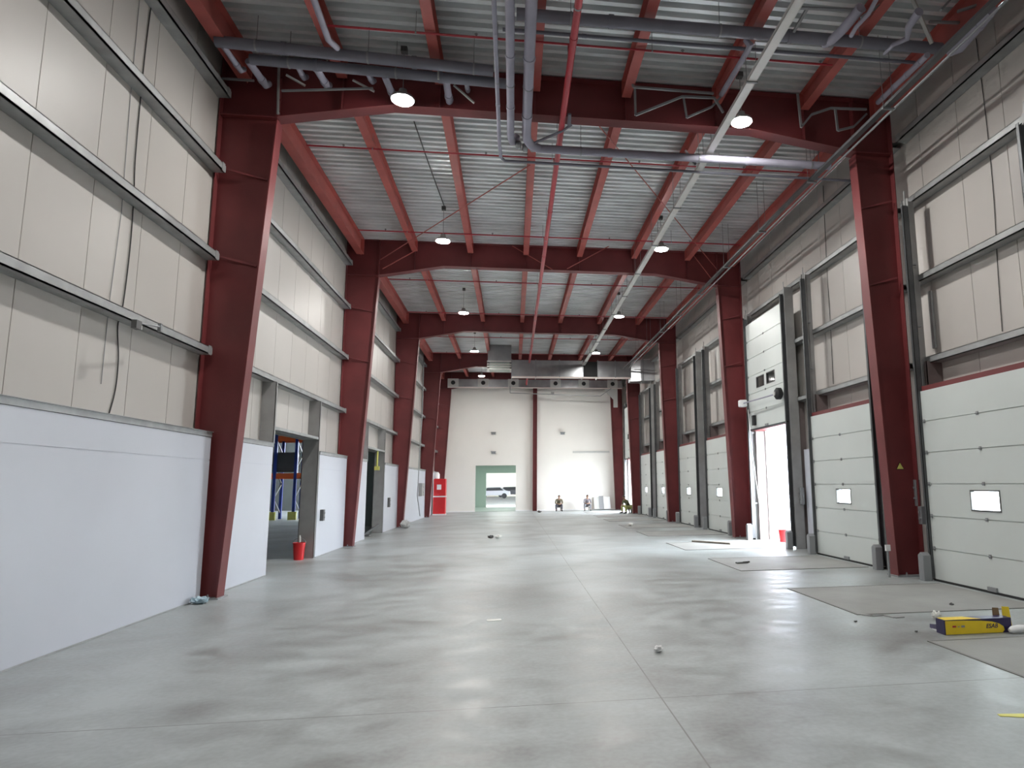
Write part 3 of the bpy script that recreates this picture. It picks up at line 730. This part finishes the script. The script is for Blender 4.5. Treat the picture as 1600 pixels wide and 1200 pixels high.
# ------------------------------------------------------------------ left wall fittings
m = MB(); P = [(240, -20), (226, 90), (212, 240), (209, 310), (203, 390), (192, 478), (184, 510), (185, 560), (180, 610), (168, 655)]
m.tube(smooth([at(u, v, X=XL+.012) for u, v in P]), .007, 6); tag(m.build('hanging_cable', CBLACK), 'dark wavy cable hanging down the left wall of the near bay', 'cable', 'hanging cables')
m = MB(); m.tube([at(u, v, X=XL+.008) for u, v in [(220, -20), (204, 150), (190, 330), (170, 480), (158, 600)]], .004, 6); tag(m.build('hanging_cable', MGREY), 'faint straight cable left of the wavy one on the left wall', 'cable', 'hanging cables')
root = empty('wall_camera', tuple(at(213, 506, X=-4.4)))
c = at(213, 506, X=-4.4); m = MB(); m.box(c.x-.03, c.x+.03, c.y-.05, c.y+.06, c.z-.06, c.z+.04); m.build('camera_body', DGREY, root)
d = at(250, 513, X=-4.45); m = MB(); m.tube([c+Vector((0, .05, .02)), (d.x, d.y, d.z+.02)], .012, 8); m.box(d.x-.02, d.x+.02, d.y-.02, d.y+.02, d.z-.05, d.z+.06); m.build('mounting_arm', MGREY, root)
m = MB(); m.box(c.x-.02, c.x+.02, c.y+.06, c.y+.09, c.z-.05, c.z-.0); m.build('cap', WHITE, root)
tag(root, 'small dark bracket fitting under the lowest girt of the near left bay', 'wall fitting')
def ctrl(u, v, X, w, h, m_, lab, d=.08):
    p = at(u, v, X=X); r_ = empty('control_box', (p.x, p.y, p.z-h/2)); s = 1 if X < 0 else -1
    b = MB(); b.box(X, X+s*d, p.y-w/2, p.y+w/2, p.z-h/2, p.z+h/2); b.build('box_body', m_, r_, bevel=.006)
    for hz in (.2, -.2):
        k = MB(); k.lathe([(.02, -.01), (.02, .01)], (X+s*(d+.01), p.y, p.z+h*hz), 10, 'X'); k.build('push_button', MGREY, r_)
    tag(r_, lab, 'control box', 'control boxes'); return r_
ctrl(501, 805, -4.5, .14, .26, DGREY, 'dark control box on the liner right of the first left opening')
ctrl(606, 785, -4.5, .16, .34, DGREY, 'dark control box on the liner beyond the second left opening')
ctrl(656, 765, -4.5, .9, .62, POST, 'larger grey control cabinet on the left wall before the fourth column', .16)
m = MB(); m.tube(smooth([at(u, v, X=-4.49) for u, v in [(662, 560), (660, 640), (656, 700), (653, 757), (652, 775), (654, 790), (656, 806)]]), .025, 6)
tag(m.build('hanging_cable', MGREY), 'grey cable drop through the larger cabinet on the left wall', 'cable', 'hanging cables')
# hanging loop inside the second opening
m = MB(); p = at(590, 705, Y=23.5); q = at(589, 730, Y=23.5); m.tube([p, q], .03, 8); m.box(q.x-.08, q.x+.08, 23.45, 23.55, q.z-.1, q.z+.03)
tag(m.build('pull_handle', TAPE), 'yellowish pull cord hanging in the second left opening', 'pull cord')
# debris by the second opening
def blob(name, c, r, m_, label, cat, sq=.5, group=None, seed=0, n=2):
    rnd = random.Random(seed); bm = bmesh.new(); bmesh.ops.create_icosphere(bm, subdivisions=n+1, radius=1)
    for v in bm.verts:
        k = 1+rnd.uniform(-.28, .28); v.co = Vector((v.co.x*r*k, v.co.y*r*k*.8, max(0, (v.co.z+1)/2)*r*2*sq*k))
    me = bpy.data.meshes.new(name); bm.to_mesh(me); bm.free(); me.materials.append(m_)
    o = bpy.data.objects.new(name, me); o.location = c; C.objects.link(o); return tag(o, label, cat, group)
blob('plastic_bag', tuple(at(297, 944, Z=0)+Vector((.12, 0, 0))), .11, BLUEP, 'crumpled pale blue plastic bag at the foot of the nearest left column', 'plastic bag', .42, seed=3)
blob('rubbish_bag', (at(623, 829, Z=0).x+.05, 26.9, 0), .17, LTGREY, 'small grey rubbish bag beside the third left column foot', 'rubbish bag', .8, seed=5)
m = MB(); p = at(585, 833, Z=0); m.box(p.x-.5, p.x+.15, 22.9, 23.25, 0, .05); m.bar((p.x-.1, 23.1, .02), (p.x+.35, 23.4, .35), .12, .06)
tag(m.build('metal_offcut', DGREY), 'bent dark metal offcut on the floor of the second left opening', 'metal offcut')

# buckets
def bucket(c, lab, r=.13, h=.32):
    o = empty('red_bucket', c); m = MB(); n = 20
    m.lathe([(r*.8, 0), (r, h), (r*1.06, h), (r*1.06, h-.02), (r*.93, h-.02), (r*.74, .02)], c, n); m.build('bucket_body', CABR, o, smooth=True)
    k = MB(); k.tube([(c[0]+r*1.05*math.cos(t), c[1], c[2]+h-.01+r*.8*math.sin(t)) for t in [i*math.pi/10 for i in range(11)]], .006, 6); k.build('handle', MGREY, o)
    return tag(o, lab, 'bucket', 'red buckets')
p = at(466, 873, Z=0); p.y -= .25; p.x += .08; bucket((p.x, p.y, 0), 'dark red bucket standing in the first left opening', .13, .38)
m = MB(); m.lathe([(.02, 0), (.035, .02), (.03, .10), (.015, .16)], (p.x, p.y, .38), 10); tag(m.build('bottle', LTGREY, smooth=True), 'pale bottle poking out of the bucket in the left opening', 'bottle')
p = at(1226, 850, Z=-.06); bucket((p.x, p.y, -.06), 'bright red bucket on the sill of the open dock doorway', .15, .38)

# racking in the neighbouring store
r_ = empty('pallet_rack', (-12.0, 36.5, 0))
for x in (-13.0, -12.0, -11.0):
    for yy in (36.0, 37.1):
        m = MB(); m.box(x-.07, x+.07, yy-.05, yy+.05, 0, 6.5); m.build('upright', RBLUE, r_)
    z = .3; q = 0
    while z < 6: m = MB(); m.bar((x, 36.0 if q else 37.1, z), (x, 37.1 if q else 36.0, z+.75), .05, .05); m.build('diagonal_brace', MGREY, r_); z += .75; q = 1-q
    for z in (2.2, 4.1, 5.9):
        for yy in (36.0, 37.09):
            m = MB(); m.box(x+.07, x+.93, yy-.03, yy+.03, z-.14, z+.14); m.build('beam', RORG, r_)
    m = MB(); m.box(x-.2, x+.2, 35.75, 35.85, 0, .40); m.box(x-.2, x-.12, 35.85, 36.2, 0, .4); m.build('foot_guard', TAPE, r_)
for z in (2.4, 4.3):
    m = MB(); m.box(-12.85, -11.1, 36.1, 37.0, z, z+1.0); m.build('stored_goods', DGREY, r_)
tag(r_, 'blue and orange pallet rack with yellow foot guards seen through the first left opening', 'pallet rack')

# ------------------------------------------------------------------ right wall fittings
def dock_light():
    a = at(1217, 615, X=6.62); b = at(1159, 631, X=6.5); r_ = empty('dock_light', tuple(a))
    m = MB(); m.lathe([(.10, -.10), (.15, -.06), (.15, .04), (.05, .10)], tuple(a), 20, 'X'); m.build('spool', DARK, r_, smooth=True)
    m = MB(); m.lathe([(.05, -.015), (.05, .015)], (a.x-.12, a.y, a.z), 16, 'X'); m.build('hub', LTGREY, r_)
    m = MB(); m.tube([(a.x-.05, a.y, a.z), (b.x, b.y, b.z)], .02, 8); m.build('swing_arm', PVC, r_, smooth=True)
    m = MB(); m.box(b.x-.11, b.x+.11, b.y-.16, b.y+.02, b.z-.10, b.z+.10); m.build('lamp_head', WHITE, r_, bevel=.03)
    tag(r_, 'dock light with white head, long arm and black spool on the raised door', 'dock light')
dock_light()
m = MB(); P = [(1169, 640), (1173, 690), (1181, 750), (1188, 800)]; m.tube([at(u, v, X=6.45) for u, v in P], .012, 6)
tag(m.build('hanging_cable', LTGREY), 'pale cable slanting down the second right column', 'cable', 'hanging cables')
p = at(1178, 657, X=6.7); m = MB(); m.box(6.66, 6.74, p.y-.07, p.y+.07, p.z-.14, p.z+.14); tag(m.build('door_sensor', DARK), 'small black box low on the raised dock door', 'sensor')
ctrl(1255, 775, 6.98, .16, .40, MGREY, 'upper grey control box on the white panel before the raised door')
ctrl(1247, 800, 6.98, .20, .30, MGREY, 'lower grey control box on the white panel before the raised door')
ctrl(1436, 770, 6.98, .10, .45, MGREY, 'tall grey control box right of the nearest right column')
ctrl(1444, 805, 6.98, .10, .30, MGREY, 'lower grey control box right of the nearest right column')
for X, P, lab in ((XR-.012, [(1525, 60), (1540, 180), (1552, 300), (1559, 420), (1566, 518)], 'long thin dark panel seam down the right wall above the nearest door'),  # panel seam drawn as a thin dark tube
                  (XR-.012, [(1286, 290), (1291, 400), (1297, 500), (1302, 600)], 'thin dark cable on the right wall between the first two columns')):
    m = MB(); m.tube(smooth([at(u, v, X=X) for u, v in P]), .006, 6); tag(m.build('hanging_cable', CBLACK), lab, 'cable', 'hanging cables')
for u0, v0, v1, Xp, lab in ((1455, 455, 545, XR-.03, 'short'),):  # narrow upright grey bar on the cladding
    a, b = at(u0-2, v0, X=Xp), at(u0+3, v1, X=Xp); m = MB(); m.box(Xp-.02, Xp+.02, a.y-.04, a.y+.04, b.z, a.z)
    tag(m.build('wall_bar', GIRT), '%s upright grey bar on the right wall above the nearest door' % lab, 'conduit', 'upright wall bars')
c = at(1406, 728, Y=10.82)
r_ = empty('warning_sign', tuple(c)); m = MB(); m.prism([(c.x-.075, c.z-.06), (c.x+.075, c.z-.06), (c.x, c.z+.07)], 10.815, 10.823); m.build('sign_border', DARK, r_)
m = MB(); m.prism([(c.x-.062, c.z-.053), (c.x+.062, c.z-.053), (c.x, c.z+.054)], 10.811, 10.815); m.build('sign_face', TAPE, r_)
tag(r_, 'small yellow warning triangle on the nearest right column', 'warning sign')
p = at(1387, 856, Y=10.68); m = MB(); m.box(p.x-.04, p.x+.04, 10.66, 10.70, p.z-.05, p.z+.05); tag(m.build('socket_box', WHITE), 'small white socket at the foot of the nearest right column', 'socket')
m = MB(); m.box(p.x-.012, p.x+.012, 10.67, 10.70, 0, p.z-.05); tag(m.build('conduit', MGREY), 'short conduit below the white socket', 'conduit', 'thin conduits')

# ------------------------------------------------------------------ red cabinet at the far left
r_ = empty('red_cabinet', (-4.08, 38.9, 0))
m = MB(); m.box(-4.42, -3.74, 38.6, 39.2, .06, .98); m.build('lower_unit', CABR, r_, bevel=.02)
m = MB(); m.box(-4.40, -3.74, 38.6, 39.2, 1.05, 2.0); m.build('upper_unit', CABR, r_, bevel=.02)
m = MB(); m.box(-4.43, -3.72, 38.57, 39.2, .98, 1.05); m.build('divider', WHITE, r_)
m = MB(); m.box(-4.44, -3.72, 38.55, 39.2, 0, .06); m.build('plinth', WHITE, r_)
m = MB(); m.box(-4.22, -3.98, 38.585, 38.6, 1.40, 1.68); m.build('white_label', WHITE, r_)
tag(r_, 'bright red two-tier cabinet with a white label beside the end wall', 'cabinet')
m = MB(); m.lathe([(.10, 0), (.16, .02), (.16, .26), (.10, .36)], (-4.27, 38.9, 2.0), 16); tag(m.build('white_drum', WHITE, smooth=True), 'small white container standing on top of the red cabinet', 'container')

# leaning boards on the end wall
for k, (u0, u1, v, mt, lab) in enumerate(((928, 936, 777, LTGREY, 'leftmost, narrow'), (936, 943, 775, MGREY, 'second, darker grey'), (943, 953, 776, WHITE, 'rightmost, white and wide'))):
    a, b = at(u0, v, Y=YE-.3), at(u1, v, Y=YE-.3)
    m = MB(); m.add([(a.x, YE-.5-.06*k, .07), (b.x, YE-.5-.06*k, .07), (b.x, YE-.16, a.z), (a.x, YE-.16, a.z), (a.x, YE-.45-.06*k, .07), (b.x, YE-.45-.06*k, .07), (b.x, YE-.13, a.z), (a.x, YE-.13, a.z)],
                    [(0, 1, 2, 3), (7, 6, 5, 4), (0, 4, 5, 1), (1, 5, 6, 2), (2, 6, 7, 3), (3, 7, 4, 0)])
    tag(m.build('leaning_board', mt), 'board leaning on the end wall beside the seated men, %s' % lab, 'board', 'leaning boards')

# ------------------------------------------------------------------ people
SKIN = mat('skin', (.30, .17, .11), .55); HAIR = mat('dark_hair', (.02, .015, .012), .6)
def skinmesh(name, verts, edges, radii, m, parent, sub=2, root=0):
    me = bpy.data.meshes.new(name); me.from_pydata([tuple(v) for v in verts], edges, []); me.materials.append(m)
    o = bpy.data.objects.new(name, me); C.objects.link(o); o.parent = parent
    md = o.modifiers.new('skin', 'SKIN'); md.use_smooth_shade = True
    for i, r in enumerate(radii):
        rr = r if isinstance(r, tuple) else (r, r)
        me.skin_vertices[0].data[i].radius = rr; me.skin_vertices[0].data[i].use_root = (i == root)
    sb = o.modifiers.new('subdiv', 'SUBSURF'); sb.levels = sub; sb.render_levels = sub
    return o
def seated(name, loc, rot, top, legs, label, lean=.28, head_turn=0, stool=True, shoes=None, hv=False):
    """person seated low with forearms on the knees; local front is -Y"""
    r_ = empty('person', loc); r_.rotation_euler = (0, 0, rot)
    tag(r_, label, 'person')
    L = [(.0, .02, .42)]                                             # pelvis
    V = [Vector(p) for p in [(0, .02, .42), (0, -.03, .56), (0, -lean*.55, .72), (0, -lean, .86), (0, -lean-.035, .93), (0, -lean-.06, 1.0)]]
    R = [(.145, .125), (.125, .10), (.14, .105), (.12, .085), .052, .055]
    E = [(0, 1), (1, 2), (2, 3), (3, 4), (4, 5)]
    tv, te, tr_ = [V[0].copy(), V[1].copy(), V[2].copy(), V[3].copy()], [(0, 1), (1, 2), (2, 3)], [(.155, .135), (.14, .115), (.155, .12), (.11, .085)]
    pv, pe, pr = [V[0]+Vector((0, 0, -.01))], [], [(.15, .13)]
    for s in (-1, 1):
        b = len(V)
        hip, knee, ank, toe = Vector((s*.09, 0, .40)), Vector((s*.21, -.40, .47)), Vector((s*.20, -.36, .085)), Vector((s*.22, -.55, .03))
        V += [hip, knee, ank, Vector((s*.205, -.42, .045)), toe]; R += [.088, .062, .043, .042, .032]
        E += [(0, b), (b, b+1), (b+1, b+2), (b+2, b+3), (b+3, b+4)]
        q = len(pv); pv += [hip, knee, (knee+ank)/2, ank+Vector((0, 0, .03))]; pr += [.10, .074, .066, .06]; pe += [(0, q), (q, q+1), (q+1, q+2), (q+2, q+3)]
        b = len(V)
        sh, el, wr = Vector((s*.20, -lean, .83)), Vector((s*.245, -.24-lean*.2, .58)), Vector((s*.11, -.46, .545))
        V += [sh, el, wr, Vector((s*.075, -.51, .53))]; R += [.055, .041, .028, (.040, .018)]
        E += [(3, b), (b, b+1), (b+1, b+2), (b+2, b+3)]
        hand = b+3; hp = V[hand]
        for k in range(4):                                        # four fingers, each with a knuckle bend
            c = len(V); off = Vector((0, -.005, .026-.017*k)); ln = (.068, .078, .074, .060)[k]
            V += [hp+off+Vector((-s*.02, -.02, 0)), hp+off+Vector((-s*ln*.6, -.035, -.01)), hp+off+Vector((-s*ln, -.025, -.03))]
            R += [.009, .0085, .007]; E += [(hand, c), (c, c+1), (c+1, c+2)]
        c = len(V); V += [hp+Vector((s*.0, -.015, .035)), hp+Vector((-s*.03, -.03, .055))]; R += [.011, .009]; E += [(hand, c), (c, c+1)]
        q = len(tv); tv += [sh.copy(), el.copy(), (el+wr)/2]; tr_ += [.068, .054, .045]; te += [(3, q), (q, q+1), (q+1, q+2)]
    skinmesh('body', V, E, R, SKIN, r_, 2)
    skinmesh('shirt', tv, te, tr_, top, r_, 2)
    skinmesh('trousers', pv, pe, pr, legs, r_, 2)
    # head with a face: modelled from a sphere
    hc = Vector((0, -lean-.095, 1.065))
    bm = bmesh.new(); bmesh.ops.create_uvsphere(bm, u_segments=24, v_segments=18, radius=1)
    for v in bm.verts:
        x, y, z = v.co; f = max(0, -y)
        X, Yy, Z = x*.075, y*.095, z*.115
        if z < 0: X *= 1+.22*z; Yy *= 1+.10*z
        if f > .6 and abs(x) < .22 and -.35 < z < .12: Yy -= .020*(1-abs(x)/.22)           # nose
        if f > .5 and .05 < z < .28 and .2 < abs(x) < .6: Yy += .010                       # eye sockets
        if f > .6 and -.55 < z < -.42 and abs(x) < .35: Yy -= .006                         # mouth
        v.co = (X, Yy, Z)
    me = bpy.data.meshes.new('head'); bm.to_mesh(me); bm.free(); me.materials.append(SKIN); me.polygons.foreach_set('use_smooth', [True]*len(me.polygons))
    h = bpy.data.objects.new('head', me); C.objects.link(h); h.parent = r_; h.location = hc; h.rotation_euler = (.45, 0, head_turn)
    for nm, mt_, pts in (('eye', DARK, ((-.028, -.086, .016), (.028, -.086, .016))), ('ear', SKIN, ((-.076, .005, 0), (.076, .005, 0)))):
        for p in pts:
            k = MB(); k.lathe([(.002, -.008), (.010, -.004), (.010, .004), (.002, .008)] if nm == 'eye' else [(.006, -.03), (.016, -.015), (.018, .012), (.006, .03)], (0, 0, 0), 10)
            e = k.build(nm, mt_, r_, smooth=True); e.data.transform(Matrix.Translation(wloc(r_))); e.parent = h; e.location = p
    k = MB(); k.box(-.022, .022, -.094, -.088, -.057, -.050); e = k.build('mouth', mat('lips', (.2, .07, .06), .5), r_); e.data.transform(Matrix.Translation(wloc(r_))); e.parent = h
    bm = bmesh.new(); bmesh.ops.create_uvsphere(bm, u_segments=20, v_segments=14, radius=1)
    bmesh.ops.delete(bm, geom=[v for v in bm.verts if v.co.z < -.05-.5*max(0, v.co.y) or (v.co.y < -.55 and v.co.z < .55)], context='VERTS')
    for v in bm.verts: v.co = (v.co.x*.083, v.co.y*.103+.004, v.co.z*.124)
    me = bpy.data.meshes.new('hair'); bm.to_mesh(me); bm.free(); me.materials.append(HAIR)
    o = bpy.data.objects.new('hair', me); C.objects.link(o); o.parent = h; so = o.modifiers.new('s', 'SOLIDIFY'); so.thickness = .012
    for s in (-1, 1):
        m = MB(); m.tube([(s*.20, -.33, .05), (s*.205, -.42, .05), (s*.22, -.56, .035)], [.05, .052, .038], 10)
        o = m.build('shoe', shoes or DARK, None, smooth=True, origin=(0, 0, 0)); o.parent = r_; o.location = (0, 0, 0)
    if hv:
        m = MB(); m.tube([(0, -.02, .52), (0, -lean*.55, .72)], [.165, .172], 20, False)
        o = m.build('reflective_band', LTGREY, None, smooth=True, origin=(0, 0, 0)); o.parent = r_; o.location = (0, 0, 0)
    # low stool
    c = Vector(loc); m = MB(); m.box(-.17, .17, -.10, .20, .245, .285)
    for sx in (-.14, .14):
        for sy in (-.07, .17): m.box(sx-.02, sx+.02, sy-.02, sy+.02, 0, .245)
    st = m.build('low_stool', WOOD, None, origin=(0, 0, 0)); st.location = loc; st.rotation_euler = (0, 0, rot)
    r_.scale = st.scale = (.86, .86, .82)
    return r_, st
OLIVE = mat('olive_shirt', (.16, .14, .08), .8, 0, .5, 18, col2=(.06, .05, .04)); PLAID = mat('grey_check_shirt', (.16, .15, .17), .8, 0, .7, 24, col2=(.07, .06, .08))
DTR = mat('dark_trousers', (.10, .10, .12), .8); GTR = mat('grey_trousers', (.17, .17, .19), .8); HIV = mat('yellow_green_trousers', (.42, .46, .16), .7); DSH = mat('dark_green_shirt', (.09, .10, .05), .8)
p = at(873, 799, Z=0)
PYL = 41.35
for u, top, legs, lab, sl in ((873, OLIVE, DTR, 'person in an olive top sitting low at the end wall, nearer the red post', 'low stool under the person in the olive top'),
                      (917, PLAID, GTR, 'person in a grey checked shirt sitting low beside the leaning boards', 'low stool under the person in the checked shirt')):
    x = at(u, 790, Y=PYL).x
    _, st = seated('p', (x, PYL, 0), 0, top, legs, lab); tag(st, sl, 'stool', 'low stools'); st['kind'] = ''
    del st['kind']
p = at(987, 800, Y=36.9)
_, st = seated('p', (6.36, 36.75, 0), -1.1, DSH, HIV, 'person in yellow-green trousers crouching beside the fourth right column', hv=False); tag(st, 'low stool under the crouching person by the fourth right column', 'stool', 'low stools')

# ------------------------------------------------------------------ things on the floor
# long welding-rod carton
bx = empty('carton', (4.92, 6.78, 0)); x0, x1, y0, y1, h = 4.47, 5.24, 6.66, 6.80, .150
m = MB(); m.box(x0, x1, y0, y1, .003, h); m.build('carton_body', NAVY, bx)
m = MB(); pl = [(x0+.015, .006), (x0+.56, .006)]
for k in range(9):
    t = k/8*math.pi/2; pl.append((x0+.56+.12*math.sin(t)+.02*(k/8), .006+.105*(1-math.cos(t))))
pl = [(x0+.012, .005), (x1-.11, .005), (x1-.085, .03), (x1-.095, .065), (x1-.14, .095), (x1-.22, .118), (x1-.35, .132), (x1-.55, .140), (x0+.012, .143)]
m.prism(pl, y0-.002, y0-.0005); m.build('yellow_panel', YEL, bx)
m = MB(); m.box(x0+.012, x0+.30, y0, y1, h, h+.002); m.prism([(x0+.30, y0), (x0+.42, y0), (x0+.30, y1)], h, h+.002, 'Z'); m.build('yellow_panel', YEL, bx)
m = MB(); m.add([(x0, y0, .006), (x0-.03, y0+.005, .004), (x0-.17, y0+.28, .004), (x0-.17, y0+.28, .012), (x0, y0+.14, .11), (x0-.15, y0+.27, .085)], [(0, 1, 2, 3), (0, 1, 3, 5, 4), (0, 4, 2), (4, 5, 2), (5, 3, 2)])
m = MB(); A = at(1453, 975, Y=7.05); B_ = at(1453, 987, Y=7.02); D = Vector((x0, y0, .1)); E_ = Vector((x0, y0, .004))
m.add([A, B_, E_, D, A+Vector((.01, .02, 0)), B_+Vector((.01, .02, 0)), E_+Vector((.01, .03, 0)), D+Vector((.01, .03, 0))], [(0, 1, 2, 3), (4, 7, 6, 5), (0, 4, 5, 1), (1, 5, 6, 2), (2, 6, 7, 3), (3, 7, 4, 0)])
m.build('end_flap', NAVY, bx)
m = MB(); k0 = B_.lerp(E_, .15)+Vector((0, -.004, .012)); k1 = B_.lerp(E_, .6)+Vector((0, -.004, .010)); m.add([k0, k1, k1+Vector((0, 0, .03)), k0+Vector((0, 0, .03))], [(0, 1, 2, 3)]); m.build('flap_lettering', WHITE, bx)
A = at(1577, 955, Y=6.9); m = MB(); m.add([(x1, y1-.02, .04), (x1+.11, y1-.01, .04), (x1+.105, y1+.01, .23), (x1+.015, y1, .24), (x1, y1-.014, .04), (x1+.11, y1-.004, .04), (x1+.105, y1+.016, .23), (x1+.015, y1+.006, .24)], [(0, 1, 2, 3), (7, 6, 5, 4), (0, 4, 5, 1), (1, 5, 6, 2), (2, 6, 7, 3), (3, 7, 4, 0)])
m.build('end_flap', YEL, bx)
m = MB(); m.add([(x1-.10, y1, h), (x1-.02, y1, h), (x1-.005, y1+.03, h+.07), (x1-.075, y1+.03, h+.075)], [(0, 1, 2, 3)]); m.add([(x1-.10, y1+.005, h), (x1-.02, y1+.005, h), (x1-.005, y1+.035, h+.07), (x1-.075, y1+.035, h+.075)], [(3, 2, 1, 0)])
m.build('end_flap', BROWN, bx)
def text_mesh(txt, size, loc, parent, m_, ext=.0008, shear=.25):
    cu = bpy.data.curves.new('t', 'FONT'); cu.body = txt; cu.size = size; cu.extrude = ext; cu.shear = shear; cu.offset = .0008
    t = bpy.data.objects.new('t', cu); C.objects.link(t); bpy.context.view_layer.update()
    me = bpy.data.meshes.new_from_object(t.evaluated_get(bpy.context.evaluated_depsgraph_get())); bpy.data.objects.remove(t)
    me.transform(Matrix.Rotation(math.pi/2, 4, 'X')); me.materials.clear(); me.materials.append(m_)
    o = bpy.data.objects.new('lettering', me); C.objects.link(o); o.parent = parent; o.location = Vector(loc)-wloc(parent); return o
text_mesh('ESAB', .062, (x0+.47, y0-.0035, .055), bx, NAVY)
m = MB(); m.box(x0+.09, x0+.13, y0-.004, y0-.002, .075, .092); m.build('small_mark', SPR, bx)
m = MB(); m.box(x0+.19, x0+.23, y0-.004, y0-.002, .072, .092); m.box(x0+.15, x0+.17, y0-.004, y0-.002, .075, .085); m.build('small_mark', POST, bx)
tag(bx, 'long torn yellow and navy carton on the floor at the right', 'carton')
m = MB(); m.tube([(5.16, 6.60, .035), (5.20, 6.60, .042), (5.28, 6.61, .045), (5.35, 6.62, .042), (5.365, 6.62, .036)], [.018, .036, .040, .038, .022], 12)
tag(m.build('cut_sleeve', WHITE, smooth=True), 'short white plastic tube in front of the carton', 'plastic tube')
blob('paper_scrap', tuple(at(1466, 972, Z=0)+Vector((.06, .12, 0))), .05, PAPER, 'white paper tuft behind the left end of the carton', 'paper scrap', .9, seed=2)
def flat(name, c, w, d, m_, lab, cat, rot=0, t=.004, group=None):
    b = MB(); b.box(-w/2, w/2, -d/2, d/2, 0, t)
    o = b.build(name, m_, origin=(0, 0, 0)); o.location = c; o.rotation_euler = (0, 0, rot); return tag(o, lab, cat, group)
flat('paper_sheet', at(772, 969, Z=0), .17, .10, PAPER, 'small white sheet of paper on the floor, centre foreground', 'paper', .1)
blob('crumpled_paper', tuple(at(1029, 1019, Z=0)), .045, WHITE, 'crumpled white ball beside the long floor joint', 'crumpled paper', .7, seed=9, n=1)
m = MB(); c = at(1588, 1117, Z=0); m.prism([(c.x-.13, c.y-.01), (c.x+.05, c.y-.07), (c.x+.2, c.y-.09), (c.x+.22, c.y-.02), (c.x+.03, c.y+.01), (c.x-.12, c.y+.03)], 0, .004, 'Z')
tag(m.build('tape_strip', TAPE), 'pale yellow strip of tape at the bottom right edge', 'tape')
a, b = at(1083, 847, Z=0), at(1143, 851, Z=0); m = MB(); m.bar(a+Vector((0, 0, .025)), b+Vector((0, 0, .025)), .12, .05); tag(m.build('wooden_plank', WOOD), 'dark plank lying in the glare before the open doorway', 'plank')
c = at(1160, 881, Z=0); m = MB(); m.bar(c+Vector((-.12, 0, .02)), c+Vector((.12, .05, .02)), .08, .03); m.bar(c+Vector((.02, 0, .03)), c+Vector((.15, .02, .035)), .04, .03); tag(m.build('hand_tool', DGREY), 'dark hand tool on the pit cover beyond the nearest right column', 'tool')
c = at(773, 841, Z=0); blob('dropped_cloth', tuple(c+Vector((.1, 0, 0))), .10, PAPER, 'small white scrap beside a dark clod, far centre floor', 'scrap', .45, seed=12)
blob('dark_clod', tuple(c+Vector((-.12, 0, 0))), .09, DGREY, 'small dark clod on the far centre floor', 'clod', .5, seed=13)
for k, (u, v, s, nm) in enumerate(((1487, 946, .03, 'in front of the nearest dock door'), (1432, 988, .018, 'left of the carton'), (1337, 972, .018, 'beside the torn pit cover edge'), (843, 801, .12, 'at the foot of the end wall'), (985, 822, .1, 'on the far right floor'))):
    c = at(u, v, Z=0); blob('debris_lump', (c.x, c.y, 0), s, DGREY if k != 4 else PAPER, 'tiny %s lump of debris %s' % ('dark' if k != 4 else 'pale', nm), 'debris', .5, 'floor debris', seed=20+k, n=1)
c = at(1478, 944, Z=0); flat('paper_scrap', c, .12, .08, PAPER, 'torn white scrap before the nearest dock door', 'paper scrap', .3)
m = MB()
P = [(1345, 960), (1362, 962), (1380, 961), (1398, 965), (1412, 964)]
for a, b in zip(P, P[1:]): m.bar(at(*a, Z=.006), at(*b, Z=.006), .035, .012)
tag(m.build('wire_offcut', POST), 'ragged dark strip at the front edge of the pit cover', 'strip')
c1, c2 = at(775, 817, Z=0), at(808, 817, Z=0); flat('paper_sheet', (c1+c2)/2, .9, .5, LTGREY, 'pale flat sheet on the floor before the end wall opening', 'sheet')

# ------------------------------------------------------------------ cars beyond the lobby
def car(x, y, col, lab, rot=0):
    r_ = empty('car', (x, y, -.06)); z0 = -.06
    prof = [(-2.1, .35), (-2.15, .75), (-1.5, .92), (-.9, 1.42), (.8, 1.45), (1.5, .98), (2.05, .88), (2.1, .38)]
    m = MB(); m.prism([(x+a, z0+b) for a, b in prof], y-.85, y+.85); m.build('car_body', col, r_, bevel=.06)
    m = MB(); m.prism([(x+a, z0+b) for a, b in [(-1.25, .98), (-.85, 1.34), (.75, 1.37), (1.25, 1.0)]], y-.87, y+.87); m.build('car_window', DARK, r_)
    for a in (-1.3, 1.3):
        for s in (-1, 1):
            m = MB(); m.lathe([(.33, -.1), (.33, .1)], (x+a, y+s*.8, z0+.33), 18, 'Y'); m.build('wheel', DARK, r_)
    tag(r_, lab, 'car', 'cars beyond the lobby')
car(at(772, 778, Y=88).x, 88, mat('silver_car', (.4, .4, .43), .3, .4), 'silver car parked outside, nearest through the lobby opening')
car(at(797, 776, Y=95).x, 96, mat('dark_car', (.05, .05, .06), .3, .2), 'dark car parked farther right through the lobby opening')
